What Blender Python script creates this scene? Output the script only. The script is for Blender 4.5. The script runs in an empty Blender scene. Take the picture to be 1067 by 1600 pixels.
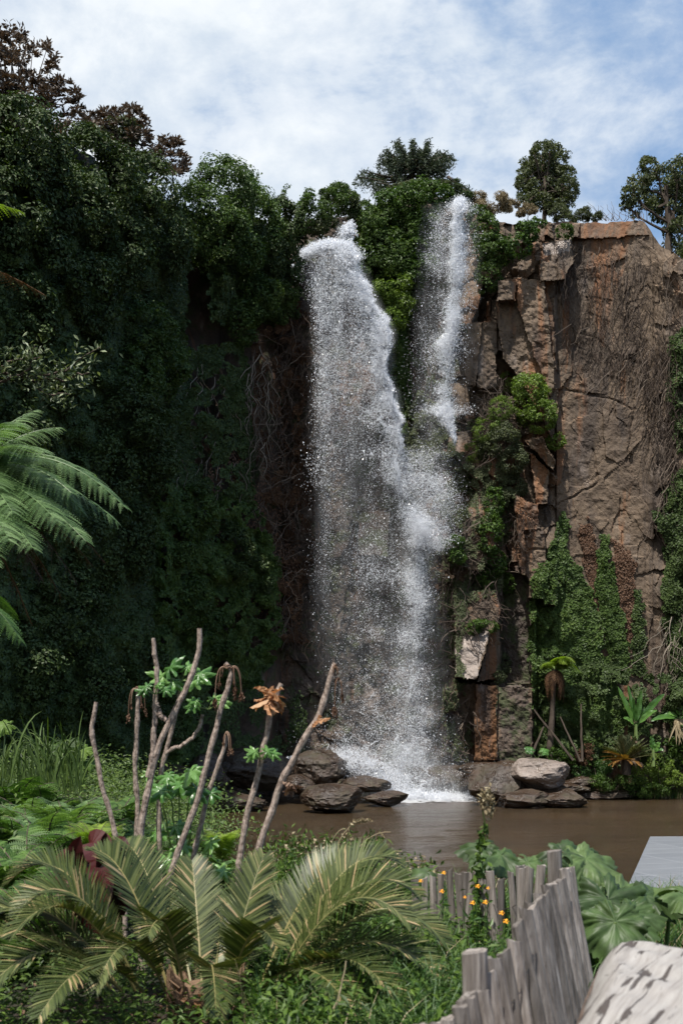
import bpy, math, random
import numpy as np
from mathutils import Vector
rs = np.random.RandomState(7); random.seed(7)
SC = bpy.context.scene; COL = SC.collection
# ------------------------------------------------------------ camera, world, sun, exposure
F = 1600*40/36.0; HX, HY, CZ = 533.5, 1137.0, 3.0
cam = bpy.data.cameras.new("camera"); camo = bpy.data.objects.new("camera", cam); COL.objects.link(camo)
cam.sensor_fit = 'VERTICAL'; cam.sensor_height = 36; cam.sensor_width = 24; cam.lens = 40
cam.shift_y = (HY-800)/1600.0; cam.clip_end = 3000; cam.clip_start = .05
camo.location = (0, 0, CZ); camo.rotation_euler = (math.pi/2, 0, 0)
cam.dof.use_dof = True; cam.dof.focus_distance = 40; cam.dof.aperture_fstop = 5.6
SC.camera = camo
SC.view_settings.view_transform = 'Standard'; SC.view_settings.look = 'None'
SC.view_settings.exposure = 0.45; SC.view_settings.gamma = 1
SUN = Vector((-.19, -.37, .90)).normalized()      # towards the sun
sl = bpy.data.lights.new("sun", 'SUN'); sl.energy = 5.0; sl.angle = math.radians(.55); sl.color = (1, .95, .87)
so = bpy.data.objects.new("sun", sl); COL.objects.link(so); so.rotation_euler = SUN.to_track_quat('Z', 'Y').to_euler(); so.location = (-20, -10, 60)
W = bpy.data.worlds.new("World"); SC.world = W; W.use_nodes = True
nt = W.node_tree; nt.nodes.clear()
def N(nt, t, **k):
    n = nt.nodes.new(t)
    for a, b in k.items():
        if a in n.inputs.keys() and not hasattr(n, a): n.inputs[a].default_value = b
        else: setattr(n, a, b)
    return n
def ramp(nt, src, stops, interp='LINEAR'):
    r = nt.nodes.new('ShaderNodeValToRGB'); r.color_ramp.interpolation = interp
    el = r.color_ramp.elements
    while len(el) > 1: el.remove(el[0])
    el[0].position = stops[0][0]; el[0].color = c4(stops[0][1])
    for p, c in stops[1:]:
        e = el.new(p); e.color = c4(c)
    nt.links.new(src, r.inputs[0]); return r
def c4(c): return (c, c, c, 1) if isinstance(c, (int, float)) else (c[0], c[1], c[2], 1)
def mixc(nt, fac, a, b, mode='MIX'):
    m = nt.nodes.new('ShaderNodeMix'); m.data_type = 'RGBA'; m.blend_type = mode
    for s, v in ((0, fac), (6, a), (7, b)):
        if hasattr(v, 'is_output') or isinstance(v, bpy.types.NodeSocket): nt.links.new(v, m.inputs[s])
        else: m.inputs[s].default_value = v if s == 0 else c4(v)
    return m.outputs[2]
def mapping(nt, vec, sc=(1, 1, 1), loc=(0, 0, 0), rot=(0, 0, 0)):
    m = nt.nodes.new('ShaderNodeMapping'); m.inputs['Scale'].default_value = sc; m.inputs['Location'].default_value = loc
    m.inputs['Rotation'].default_value = rot
    nt.links.new(vec, m.inputs[0]); return m.outputs[0]
def noise(nt, vec, scale, detail=4, rough=.55, dist=0.):
    n = nt.nodes.new('ShaderNodeTexNoise'); n.inputs['Scale'].default_value = scale; n.inputs['Detail'].default_value = detail
    n.inputs['Roughness'].default_value = rough; n.inputs['Distortion'].default_value = dist
    nt.links.new(vec, n.inputs['Vector']); return n.outputs['Fac']
sky = N(nt, 'ShaderNodeTexSky', sky_type='NISHITA', sun_disc=False)
sky.sun_elevation = math.asin(SUN.z); sky.sun_rotation = math.atan2(SUN.x, SUN.y)
sky.air_density = 1.2; sky.dust_density = .6; sky.ozone_density = 1.6
tc = nt.nodes.new('ShaderNodeTexCoord')
v1 = mapping(nt, tc.outputs['Generated'], (1.0, 1.0, 1.7), (3.1, 1.7, .35), (0, .25, 0))
n1 = noise(nt, v1, 2.6, 8, .60, .15)
n2 = noise(nt, mapping(nt, tc.outputs['Generated'], (1, 1, 1.5), (7, 2, 3)), 9, 8, .62, .2)
add = N(nt, 'ShaderNodeMath', operation='MULTIPLY_ADD'); nt.links.new(n2, add.inputs[0]); add.inputs[1].default_value = .35; nt.links.new(n1, add.inputs[2])
# the clearer blue patch lies towards the right and high up
sepw = nt.nodes.new('ShaderNodeSeparateXYZ'); nt.links.new(tc.outputs['Generated'], sepw.inputs[0])
m1 = N(nt, 'ShaderNodeMath', operation='MULTIPLY_ADD'); nt.links.new(sepw.outputs[0], m1.inputs[0]); m1.inputs[1].default_value = -.46; nt.links.new(add.outputs[0], m1.inputs[2])
m2 = N(nt, 'ShaderNodeMath', operation='MULTIPLY_ADD'); nt.links.new(sepw.outputs[2], m2.inputs[0]); m2.inputs[1].default_value = -.16; nt.links.new(m1.outputs[0], m2.inputs[2])
cr = ramp(nt, m2.outputs[0], [(.44, 0.03), (.52, .30), (.60, .72), (.70, .95)])
cc = ramp(nt, n2, [(.3, (5.6, 6.2, 6.75)), (.62, (7.2, 7.5, 7.7))])
skm = mixc(nt, .5, sky.outputs[0], (1.5, 3.1, 5.8))
cl = mixc(nt, cr.outputs[0], skm, cc.outputs[0])
bg = nt.nodes.new('ShaderNodeBackground'); bg.inputs[1].default_value = .10
nt.links.new(cl, bg.inputs[0]); ow = nt.nodes.new('ShaderNodeOutputWorld'); nt.links.new(bg.outputs[0], ow.inputs[0])
SC.cycles.max_bounces = 6; SC.cycles.transparent_max_bounces = 12; SC.cycles.diffuse_bounces = 3; SC.cycles.caustics_reflective = False; SC.cycles.caustics_refractive = False

# ------------------------------------------------------------ helpers
def P(px, py, d): return np.array([(px-HX)/F*d, d, CZ+(HY-py)/F*d])
def PV(px, py, d):
    px, py, d = np.broadcast_arrays(np.asarray(px, float), np.asarray(py, float), np.asarray(d, float))
    return np.stack([(px-HX)/F*d, d, CZ+(HY-py)/F*d], -1)
def nrm(v): return v/np.maximum(np.linalg.norm(v, axis=-1, keepdims=True), 1e-9)
def _h(i, j, k, s):
    n = (i*374761393 + j*668265263 + k*1274126177 + s*974711) & 0x7fffffff
    n = ((n ^ (n >> 13))*1103515245 + 12345) & 0x7fffffff
    n = ((n ^ (n >> 15))*69069 + 1) & 0x7fffffff
    return (n & 0xffff)/65535.0
def vn(x, y, z=0., s=0):
    x, y, z = np.broadcast_arrays(np.asarray(x, float), np.asarray(y, float), np.asarray(z, float))
    i, j, k = (np.floor(a).astype(np.int64) for a in (x, y, z)); fx, fy, fz = x-i, y-j, z-k
    fx, fy, fz = (f*f*(3-2*f) for f in (fx, fy, fz)); r = 0
    for a in (0, 1):
        for b in (0, 1):
            for c in (0, 1):
                r = r+_h(i+a, j+b, k+c, s)*(fx if a else 1-fx)*(fy if b else 1-fy)*(fz if c else 1-fz)
    return r
def fbm(x, y, z=0., s=0, o=4, g=.5):
    r = 0; a = 1; t = 0; f = 1
    for q in range(o):
        r = r+a*(vn(np.asarray(x)*f, np.asarray(y)*f, np.asarray(z)*f, s+q*17)-.5); t += a; a *= g; f *= 2.03
    return r/t*2
class MB:
    def __init__(s): s.v = []; s.f = []; s.r = []; s.n = 0; s.m = []
    def add(s, v, f, r=None, m=0):
        v = np.asarray(v, float).reshape(-1, 3); f = np.asarray(f, np.int64)
        if len(f) == 0: return
        s.v.append(v); s.f.append(f+s.n); s.n += len(v)
        s.r.append(np.full(len(v), random.random()) if r is None else np.broadcast_to(np.asarray(r, float).ravel() if np.ndim(r) else r, (len(v),)))
        s.m.append(np.full(len(f), m))
    def build(s, name, mats, parent=None, loc=(0, 0, 0), smooth=False):
        me = bpy.data.meshes.new(name)
        V = np.concatenate(s.v) if s.v else np.zeros((0, 3))
        V = V-np.array(loc) if parent is None else V
        me.vertices.add(len(V)); me.vertices.foreach_set('co', V.astype(np.float32).ravel())
        if s.f:
            L = np.concatenate([f.ravel() for f in s.f]); tot = np.concatenate([np.full(len(f), f.shape[1]) for f in s.f])
            st = np.concatenate([[0], np.cumsum(tot)[:-1]])
            me.loops.add(len(L)); me.loops.foreach_set('vertex_index', L.astype(np.int32))
            me.polygons.add(len(tot)); me.polygons.foreach_set('loop_start', st.astype(np.int32)); me.polygons.foreach_set('loop_total', tot.astype(np.int32))
            me.polygons.foreach_set('material_index', np.concatenate(s.m).astype(np.int32))
            me.polygons.foreach_set('use_smooth', np.full(len(tot), bool(smooth)))
            me.update(calc_edges=True)
            a = me.attributes.new('rnd', 'FLOAT', 'POINT'); a.data.foreach_set('value', np.concatenate(s.r).astype(np.float32))
        for m in (mats if isinstance(mats, (list, tuple)) else [mats]): me.materials.append(m)
        o = bpy.data.objects.new(name, me); COL.objects.link(o); o.location = loc
        if parent is not None:
            o.parent = parent; o.location = tuple(-np.array(parent.get('org', (0, 0, 0))))
        return o
def tag(o, label=None, cat=None, group=None, kind=None):
    if label: o['label'] = label
    if cat: o['category'] = cat
    if group: o['group'] = group
    if kind: o['kind'] = kind
    return o
def empty(name, loc, label, cat, group=None):
    o = bpy.data.objects.new(name, None); COL.objects.link(o); o.location = tuple(loc); o['org'] = [float(a) for a in loc]; o.empty_display_size = .2
    return tag(o, label, cat, group)
def copy_tree(o, parent=None):
    c = o.copy(); COL.objects.link(c); c.parent = parent
    for ch in list(o.children): copy_tree(ch, c)
    return c
def clean(o):
    if 'org' in o: del o['org']
def grid_faces(nu, nv):
    i = np.arange(nu-1)[:, None]*nv+np.arange(nv-1)[None, :]; i = i.ravel()
    return np.stack([i, i+nv, i+nv+1, i+1], 1)
def tube(mb, pts, rad, k=6, r=None, m=0, cap=True):
    pts = np.asarray(pts, float); n = len(pts); rad = np.broadcast_to(np.asarray(rad, float), (n,))
    T = nrm(np.gradient(pts, axis=0)); ref = np.array([0, 0, 1.]) if abs(T[:, 2]).mean() < .8 else np.array([1., 0, 0])
    A = nrm(np.cross(T, ref)); B = np.cross(T, A); th = np.arange(k)*2*math.pi/k
    V = pts[:, None]+rad[:, None, None]*(A[:, None]*np.cos(th)[None, :, None]+B[:, None]*np.sin(th)[None, :, None])
    i = np.arange(n-1)[:, None]*k+np.arange(k)[None]; j = np.arange(n-1)[:, None]*k+(np.arange(k)[None]+1) % k
    f = np.stack([i.ravel(), j.ravel(), j.ravel()+k, i.ravel()+k], 1)
    rr = random.random() if r is None else r
    base = mb.n; mb.add(V, f, rr, m)
    if cap and k == 4: mb.add(np.zeros((0, 3)), np.array([[0, 1, 2, 3]])+base+(n-1)*k-mb.n, None, m)
    elif cap:
        c = (n-1)*k; mb.add(pts[-1:], np.stack([np.arange(k)+base+c-mb.n, (np.arange(k)+1) % k+base+c-mb.n, np.zeros(k, int)], 1), rr, m)
def bez(a, b, c, n):
    t = np.linspace(0, 1, n)[:, None]; a, b, c = map(np.asarray, (a, b, c)); return (1-t)**2*a+2*t*(1-t)*b+t*t*c
def wander(pts, n, amp, s=0, fr=1.5):
    pts = np.asarray(pts, float); L = np.concatenate([[0], np.cumsum(np.linalg.norm(np.diff(pts, axis=0), axis=1))]); q = np.linspace(0, L[-1], n)
    o = np.stack([np.interp(q, L, pts[:, k]) for k in range(3)], 1)
    e = np.minimum(1, np.minimum(q, 1e9)/(.2*L[-1]+1e-6))
    for k in range(3): o[:, k] += amp*e*fbm(q*fr/max(L[-1], .01)*3, s*3.7+k*9.1, 0, s, 3)
    return o
def leaves(mb, C, Nn, L, asp=.6, droop=.4, fold=.18, rnd=None, m=0, dirs=None):
    n = len(C)
    if n == 0: return
    Nn = nrm(Nn); R = rs.normal(size=(n, 3)) if dirs is None else dirs
    R = R+np.array([0, 0, -droop*1.5]); T = nrm(R-(R*Nn).sum(1, keepdims=True)*Nn); B = np.cross(Nn, T)
    L = np.broadcast_to(np.asarray(L, float), (n,))*(.7+.6*rs.rand(n)); L = L[:, None]; Wd = L*asp*.5
    V = np.stack([C-T*L*.5, C-B*Wd+Nn*Wd*fold*2-T*L*.08, C+T*L*.5-Nn*L*.1, C+B*Wd+Nn*Wd*fold*2-T*L*.08], 1)
    i = np.arange(n)*4; f = np.concatenate([np.stack([i, i+1, i+2], 1), np.stack([i, i+2, i+3], 1)])
    r = rs.rand(n) if rnd is None else np.clip(rnd, 0, 1)
    mb.add(V, f, np.repeat(r, 4), m)
def rdir(n): return nrm(rs.normal(size=(n, 3)))
def bulge(mb, C, R, nsub, per, leaf, rsub=.33, outb=-.25, asp=.6, tone=0., back=None, upb=.45, m=0, jit=.26):
    """lumpy foliage mass: small leaf balls over an ellipsoid; back = direction in which nothing grows"""
    C = np.asarray(C, float); R = np.broadcast_to(np.asarray(R, float), (3,))
    D = rdir(nsub*3); 
    if back is not None: D = D[(D@np.asarray(back)) < .35]
    D = D[:nsub]; sc = C+D*R*(.72+.25*rs.rand(len(D), 1)); rr = rsub*R.mean()*(.55+.8*rs.rand(len(D)))
    for c, d, r in zip(sc, D, rr):
        k = max(4, int(per*(.5+r/(rsub*R.mean()))*.66)); q = rdir(k*2); q = q[(q@d) > outb][:k]; k = len(q)
        pos = c+q*r*(.55+.5*rs.rand(k, 1))*np.array([1, 1, .85])
        leaves(mb, pos, q+np.array([0, 0, upb])+rs.normal(size=(k, 3))*jit, leaf, asp, rnd=np.clip(tone+rs.rand()*.35+rs.rand(k)*.55, 0, 1), m=m)
def inpoly(px, py, poly):
    px = np.asarray(px); py = np.asarray(py); c = np.zeros(px.shape, bool); n = len(poly)
    for a in range(n):
        x1, y1 = poly[a]; x2, y2 = poly[(a+1) % n]
        if y1 == y2: continue
        h = ((y1 > py) != (y2 > py)) & (px < (x2-x1)*(py-y1)/(y2-y1)+x1); c ^= h
    return c
def polydist(px, py, poly):
    d = np.full(np.shape(px), 1e9); n = len(poly)
    for a in range(n):
        p1 = np.array(poly[a], float); p2 = np.array(poly[(a+1) % n], float); e = p2-p1; L = (e@e)+1e-9
        t = np.clip(((px-p1[0])*e[0]+(py-p1[1])*e[1])/L, 0, 1)
        d = np.minimum(d, np.hypot(px-p1[0]-t*e[0], py-p1[1]-t*e[1]))
    return d
# ------------------------------------------------------------ materials
def mat(name):
    m = bpy.data.materials.new(name); m.use_nodes = True; t = m.node_tree
    return m, t, t.nodes['Principled BSDF'], t.nodes['Material Output']
def leafmat(name, stops, rough=.5, trans=.25, spec=.4, tcol=None, var=.0):
    m, t, b, o = mat(name); a = t.nodes.new('ShaderNodeAttribute'); a.attribute_name = 'rnd'
    r = ramp(t, a.outputs['Fac'], stops); src = r.outputs[0]
    if var:
        tcc = t.nodes.new('ShaderNodeTexCoord'); nn = noise(t, tcc.outputs['Object'], var, 3)
        src = mixc(t, 1., src, ramp(t, nn, [(.3, .6), (.7, 1.35)]).outputs[0], 'MULTIPLY')
    t.links.new(src, b.inputs['Base Color']); b.inputs['Roughness'].default_value = rough; b.inputs['Specular IOR Level'].default_value = spec
    if trans:
        tr = t.nodes.new('ShaderNodeBsdfTranslucent'); g = mixc(t, 1., src, tcol or (1.3, 1.5, .5), 'MULTIPLY'); t.links.new(g, tr.inputs[0])
        mx = t.nodes.new('ShaderNodeMixShader'); mx.inputs[0].default_value = trans; t.links.new(b.outputs[0], mx.inputs[1]); t.links.new(tr.outputs[0], mx.inputs[2]); t.links.new(mx.outputs[0], o.inputs[0])
    return m
def bump(t, b, h, s=.3, d=.05):
    n = t.nodes.new('ShaderNodeBump'); n.inputs['Strength'].default_value = s; n.inputs['Distance'].default_value = d
    t.links.new(h, n.inputs['Height']); t.links.new(n.outputs[0], b.inputs['Normal'])
def math2(t, op, a, b):
    n = t.nodes.new('ShaderNodeMath'); n.operation = op
    for i, v in enumerate((a, b)):
        if isinstance(v, (int, float)): n.inputs[i].default_value = v
        else: t.links.new(v, n.inputs[i])
    return n.outputs[0]
def rockmat(name, cols, streak=1., moss=0., rough=.75, lowwet=False, stain=1., bs=.55):
    m, t, b, o = mat(name); c = t.nodes.new('ShaderNodeTexCoord').outputs['Object']
    n1 = noise(t, c, .55, 6, .6, .3); base = ramp(t, n1, [(.32, cols[0]), (.48, cols[1]), (.62, cols[2]), (.75, cols[3])]).outputs[0]
    fine = noise(t, c, 7, 6, .7); base = mixc(t, 1., base, ramp(t, fine, [(.25, .62), (.5, 1.), (.75, 1.3)]).outputs[0], 'MULTIPLY')
    if streak:
        s1 = noise(t, mapping(t, c, (.7, .7, .09)), 1.1, 6, .6, .8)
        base = mixc(t, ramp(t, s1, [(.54, 0.), (.62, .6*streak), (.67, .25*streak), (.76, 0.)]).outputs[0], base, (.23, .085, .025))
        s2 = noise(t, mapping(t, c, (1., 1., .10), (5, 3, 1)), 1.0, 6, .66, .9)
        base = mixc(t, ramp(t, s2, [(.50, 0.), (.62, .7*stain)]).outputs[0], base, (.035, .026, .022))
        s3 = noise(t, mapping(t, c, (1, 1, .35), (9, 1, 4)), .8, 5, .6, .2)
        base = mixc(t, ramp(t, s3, [(.60, 0.), (.70, .7)]).outputs[0], base, (.27, .22, .19))
    if moss:
        g = noise(t, c, 1.3, 6, .7); base = mixc(t, ramp(t, g, [(.5, 0.), (.6, moss)]).outputs[0], base, (.045, .06, .02))
    t.links.new(base, b.inputs['Base Color']); b.inputs['Roughness'].default_value = rough
    b.inputs['Specular IOR Level'].default_value = .35
    if lowwet:
        b.inputs['Specular IOR Level'].default_value = .6
        t.links.new(ramp(t, noise(t, c, 1.2, 3), [(.4, .22), (.6, .6)]).outputs[0], b.inputs['Roughness'])
    vo = t.nodes.new('ShaderNodeTexVoronoi'); vo.feature = 'DISTANCE_TO_EDGE'; vo.inputs['Scale'].default_value = .55
    t.links.new(mapping(t, c, (1, 1, .55)), vo.inputs['Vector'])
    dsn = noise(t, c, 2.2, 8, .72, .4)
    cr_ = ramp(t, vo.outputs['Distance'], [(0., 0.), (.02, 1.)]).outputs[0]
    h = math2(t, 'ADD', dsn, math2(t, 'MULTIPLY', cr_, .08)); h = math2(t, 'ADD', h, math2(t, 'MULTIPLY', fine, .25))
    bump(t, b, h, bs, .12); return m
ROCK = rockmat('rock', [(.068, .047, .033), (.115, .082, .056), (.155, .110, .074), (.185, .148, .112)])
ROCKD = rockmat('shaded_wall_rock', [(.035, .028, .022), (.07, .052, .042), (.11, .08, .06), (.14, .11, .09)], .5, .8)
ORROCK = rockmat('rusty_block_rock', [(.07, .035, .016), (.12, .058, .026), (.17, .085, .038), (.20, .11, .055)], .6, 0, .7)
WETROCK = rockmat('wet_boulder_rock', [(.022, .014, .009), (.045, .028, .018), (.075, .048, .032), (.125, .085, .062)], 0, .2, .4, True, bs=.9)
SUNROCK = rockmat('pale_sunlit_rock', [(.15, .12, .10), (.23, .185, .16), (.31, .26, .225), (.38, .33, .29)], 0, 0, .5, True, bs=1.)  # pale boulder rock; also carries the sunlight painted on the cliff block
def simple(name, col, rough=.7, col2=None, scale=4, stretch=(1, 1, 1), bmp=.3, spec=.3, bd=.02, thr=(.35, .65)):
    m, t, b, o = mat(name); c = t.nodes.new('ShaderNodeTexCoord').outputs['Object']; c = mapping(t, c, stretch)
    n = noise(t, c, scale, 6, .65); t.links.new(ramp(t, n, [(thr[0], col), (thr[1], col2 or col)]).outputs[0], b.inputs['Base Color'])
    b.inputs['Roughness'].default_value = rough; b.inputs['Specular IOR Level'].default_value = spec
    if bmp: bump(t, b, n, bmp, bd)
    return m
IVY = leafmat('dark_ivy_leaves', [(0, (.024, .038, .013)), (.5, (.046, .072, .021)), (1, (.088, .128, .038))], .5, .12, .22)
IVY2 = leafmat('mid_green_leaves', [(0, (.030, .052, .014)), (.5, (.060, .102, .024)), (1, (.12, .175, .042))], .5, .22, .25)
IVYF = leafmat('fresh_ivy_leaves', [(0, (.022, .044, .009)), (.5, (.052, .098, .017)), (1, (.11, .175, .030))], .48, .22, .25)
LIME = leafmat('yellow_green_leaves', [(0, (.06, .10, .016)), (.5, (.13, .20, .030)), (1, (.24, .32, .06))], .5, .3, .4)
OLIVE = leafmat('olive_leaves', [(0, (.038, .048, .022)), (.5, (.078, .094, .042)), (1, (.15, .17, .085))], .55, .2, .3)
BRONZE = leafmat('bronze_leaves', [(0, (.045, .032, .022)), (.5, (.080, .058, .040)), (1, (.15, .115, .085))], .45, .15, .4, (1.3, 1, .6))
CEDAR = leafmat('cedar_needles', [(0, (.025, .036, .024)), (.6, (.065, .085, .058)), (1, (.13, .155, .11))], .6, .1, .2)
FERN = leafmat('fern_leaflets', [(0, (.058, .105, .034)), (.5, (.10, .175, .058)), (1, (.20, .30, .125))], .42, .35, .4)
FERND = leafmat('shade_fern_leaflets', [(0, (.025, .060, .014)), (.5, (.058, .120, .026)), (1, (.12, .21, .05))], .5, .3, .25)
FERNY = leafmat('yellow_fern_leaflets', [(0, (.10, .15, .02)), (1, (.26, .36, .05))], .5, .4, .3)
DEADF = leafmat('dead_fern_leaflets', [(0, (.045, .024, .014)), (.5, (.085, .045, .025)), (1, (.15, .085, .045))], .7, .15, .2, (1, .8, .5))
DEAD = leafmat('dead_leaf', [(0, (.075, .038, .022)), (.6, (.15, .085, .052)), (1, (.30, .20, .14))], .6, .2, .3, (1.2, .8, .5))
STRAW = leafmat('straw', [(0, (.12, .09, .05)), (.5, (.24, .19, .11)), (1, (.40, .34, .22))], .7, .15, .3, (1, .9, .6))
GRASS = leafmat('grass_blades', [(0, (.025, .06, .014)), (.5, (.055, .12, .028)), (1, (.13, .20, .055))], .45, .3, .4)
CYC = leafmat('sago_leaflets', [(0, (.024, .036, .009)), (.45, (.054, .074, .018)), (.8, (.105, .125, .038)), (.93, (.16, .165, .06)), (.96, (.30, .22, .11)), (1, (.38, .28, .15))], .46, .15, .4)
RACH = leafmat('sago_rachis', [(0, (.12, .12, .04)), (1, (.24, .20, .075))], .5, 0)
BIGL = leafmat('rhubarb_leaves', [(0, (.030, .055, .016)), (.5, (.052, .088, .026)), (1, (.085, .130, .042))], .5, .2, .35, var=14)
FATS = leafmat('glossy_lobed_leaves', [(0, (.05, .13, .03)), (.5, (.10, .22, .05)), (1, (.20, .34, .10))], .3, .3, .6)
BANA = leafmat('banana_leaves', [(0, (.05, .13, .025)), (1, (.13, .26, .06))], .28, .35, .6)
CANNA = leafmat('dark_red_leaves', [(0, (.022, .008, .010)), (.6, (.055, .012, .012)), (1, (.13, .022, .014))], .35, .3, .5, (1.6, .6, .4))
TWIG = leafmat('dry_vine_stems', [(0, (.045, .031, .024)), (.6, (.085, .062, .048)), (1, (.19, .15, .12))], .8, 0)
ROOTM = leafmat('pale_roots', [(0, (.10, .08, .06)), (1, (.30, .26, .21))], .8, 0)
BARK = simple('bark', (.045, .033, .025), .9, (.10, .078, .06), 6, (1, 1, .25), .6)
STEMB = simple('pale_stem_bark', (.10, .07, .055), .8, (.40, .32, .27), 45, (1, 1, .8), .9, .25, .008)
# ------------------------------------------------------------ terrain, water
WP = [(-2, 14), (-2.8, 26), (-3.7, 32.7), (-6.0, 41), (-6.4, 46), (-4, 51.5), (8, 52), (9.3, 48.8), (13, 48.2), (22, 47.5), (26, 30), (24, 18), (14, 13), (6, 12.5)]
def gh(x, y):
    x = np.asarray(x, float); y = np.asarray(y, float)
    ins = inpoly(x, y, WP); d = polydist(x, y, WP)
    out = 1.6*(1-np.exp(-d/2.4))+.18*fbm(x*.5, y*.5, 0, 3)*np.minimum(1, d/2)+.05*fbm(x*3, y*3, 0, 5)*np.minimum(1, d)
    out = out+.38*np.exp(-((x+3.3)/2.)**2-((y-9.8)/3.2)**2)
    return np.where(ins, -.9*(1-np.exp(-d/1.5)), out)
def axis(lo, hi, st, far):
    a = np.arange(lo, hi+st*.5, st); g = st*1.0; b = [a[-1]]; c = [a[0]]
    while b[-1] < far: g *= 1.45; b.append(b[-1]+g); c.append(c[-1]-g)
    return np.array(c[:0:-1]+list(a)+b[1:])
gx = axis(-16, 24, .22, 900); gy = axis(-2, 54, .22, 900); X, Y = np.meshgrid(gx, gy, indexing='ij')
mb = MB(); mb.add(np.stack([X, Y, gh(X, Y)], -1), grid_faces(len(gx), len(gy)), 0.)
m_, t, b, o_ = mat('mulch_and_soil'); c = t.nodes.new('ShaderNodeTexCoord').outputs['Object']
n = noise(t, c, 1.2, 5, .6); n_ = noise(t, c, 38, 5, .75)
s = mixc(t, ramp(t, n, [(.4, 0.), (.6, 1.)]).outputs[0], (.050, .030, .020), (.030, .035, .014))
s = mixc(t, 1., s, ramp(t, n_, [(.3, .4), (.6, 1.2), (.75, 2.4)]).outputs[0], 'MULTIPLY'); t.links.new(s, b.inputs['Base Color']); b.inputs['Roughness'].default_value = .9
bump(t, b, n_, 1, .04); SOIL = m_
tag(mb.build('ground', SOIL, smooth=True), kind='structure')
# water
m_, t, b, o_ = mat('murky_water'); c = t.nodes.new('ShaderNodeTexCoord').outputs['Object']
n = noise(t, mapping(t, c, (.12, .3, 1)), 1, 4); t.links.new(ramp(t, n, [(.35, (.034, .021, .009)), (.65, (.062, .038, .017))]).outputs[0], b.inputs['Base Color'])
b.inputs['Roughness'].default_value = .13; b.inputs['IOR'].default_value = 1.33; b.inputs['Specular IOR Level'].default_value = .5
w1 = noise(t, mapping(t, c, (.8, 1.9, 1)), 1.6, 6, .6, .6); w2 = noise(t, mapping(t, c, (1, 2.4, 1)), 9, 4, .6)
bump(t, b, math2(t, 'ADD', w1, math2(t, 'MULTIPLY', w2, .35)), 1., .3); WATER = m_
xs = np.linspace(-9, 28, 150); ys = np.linspace(11, 54, 170); X, Y = np.meshgrid(xs, ys, indexing='ij')
mb = MB(); mb.add(np.stack([X, Y, .012*fbm(X*1.2, Y*2, 0, 9, 3)], -1), grid_faces(150, 170), 0.)
tag(mb.build('water', WATER, smooth=True), kind='structure')

# ------------------------------------------------------------ cliffs
def topy(px):
    return np.interp(px, [420, 480, 560, 600, 640, 700, 735, 770, 800, 870, 940, 1005, 1032, 1067, 1150, 1560],
                         [352, 345, 335, 318, 308, 306, 330, 346, 350, 347, 348, 346, 384, 404, 392, 380])
BLK = [ # polygon, offset towards camera, gradient px, gradient py (metres per pixel)
 ([(776, 437), (852, 437), (862, 480), (868, 560), (872, 640), (862, 690), (838, 640), (812, 590), (786, 560), (776, 500)], 2.15, .006, .0),
 ([(776, 437), (806, 436), (806, 470), (776, 470)], 2.75, -.01, 0),
 ([(806, 436), (850, 437), (868, 600), (860, 620), (835, 560), (808, 480)], 2.5, .006, -.001),
 ([(846, 378), (893, 372), (895, 412), (880, 432), (846, 420)], 2.5, .006, .008),
 ([(843, 405), (880, 420), (884, 437), (843, 440)], 2.8, .004, .0),
 ([(722, 507), (752, 503), (750, 560), (742, 605), (730, 603)], 2.0, .012, 0),
 ([(753, 503), (776, 506), (776, 606), (744, 606)], 1.8, -.01, 0),
 ([(787, 350), (840, 350), (842, 380), (790, 380)], 2.0, .0, .01),
 ([(905, 345), (955, 345), (958, 372), (900, 374)], 1.9, .002, .006),
 ([(955, 345), (1005, 344), (1012, 366), (958, 372)], 2.05, .004, .004),
 ([(862, 352), (905, 350), (903, 372), (866, 374)], 2.0, .004, .0),
 ([(820, 690), (846, 682), (868, 720), (862, 735)], 2.9, .02, -.012),
 ([(826, 705), (858, 735), (854, 790), (838, 790)], 2.3, .0, 0),
 ([(800, 770), (840, 790), (850, 880), (832, 900), (808, 830)], 2.5, .008, 0),
 ([(808, 800), (836, 815), (826, 900), (812, 900)], 2.9, -.02, 0),
 ([(818, 830), (850, 825), (856, 935), (824, 935)], 2.5, .006, 0),
 ([(700, 800), (760, 790), (775, 850), (752, 895), (706, 880)], 2.6, .0, .004),
 ([(760, 640), (800, 620), (812, 700), (790, 760), (762, 740)], 2.0, .0, 0),
 ([(706, 930), (774, 922), (782, 955), (776, 985), (712, 990)], 2.9, .004, .01),
 ([(712, 992), (764, 986), (764, 1003), (744, 1062), (710, 1058)], 3.6, .010, .012),
 ([(764, 986), (782, 985), (782, 1060), (744, 1066), (764, 1004)], 2.6, -.02, .0),
 ([(742, 1068), (777, 1071), (777, 1190), (740, 1190)], 3.3, -.012, 0),
 ([(777, 1071), (832, 1075), (832, 1195), (777, 1190)], 3.0, .004, 0),
 ([(690, 1075), (742, 1065), (740, 1190), (690, 1190)], 2.3, -.01, 0),
 ([(690, 1080), (720, 1082), (712, 1110), (694, 1112)], 2.9, -.02, 0),
 ([(786, 880), (824, 905), (828, 1068), (784, 1066)], 1.1, .01, 0),
 ([(560, 800), (610, 800), (606, 870), (560, 868)], .8, .01, .02),
 ([(300, 1188), (700, 1186), (730, 1200), (760, 1262), (430, 1262)], 1.6, 0, .006),
]
PX0, PX1, NPX, NPY = 424, 1560, 520, 430
upx = np.concatenate([np.linspace(424, 1080, 440), np.linspace(1086, 1560, 80)])
vv = np.linspace(0, 1, NPY)
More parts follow.
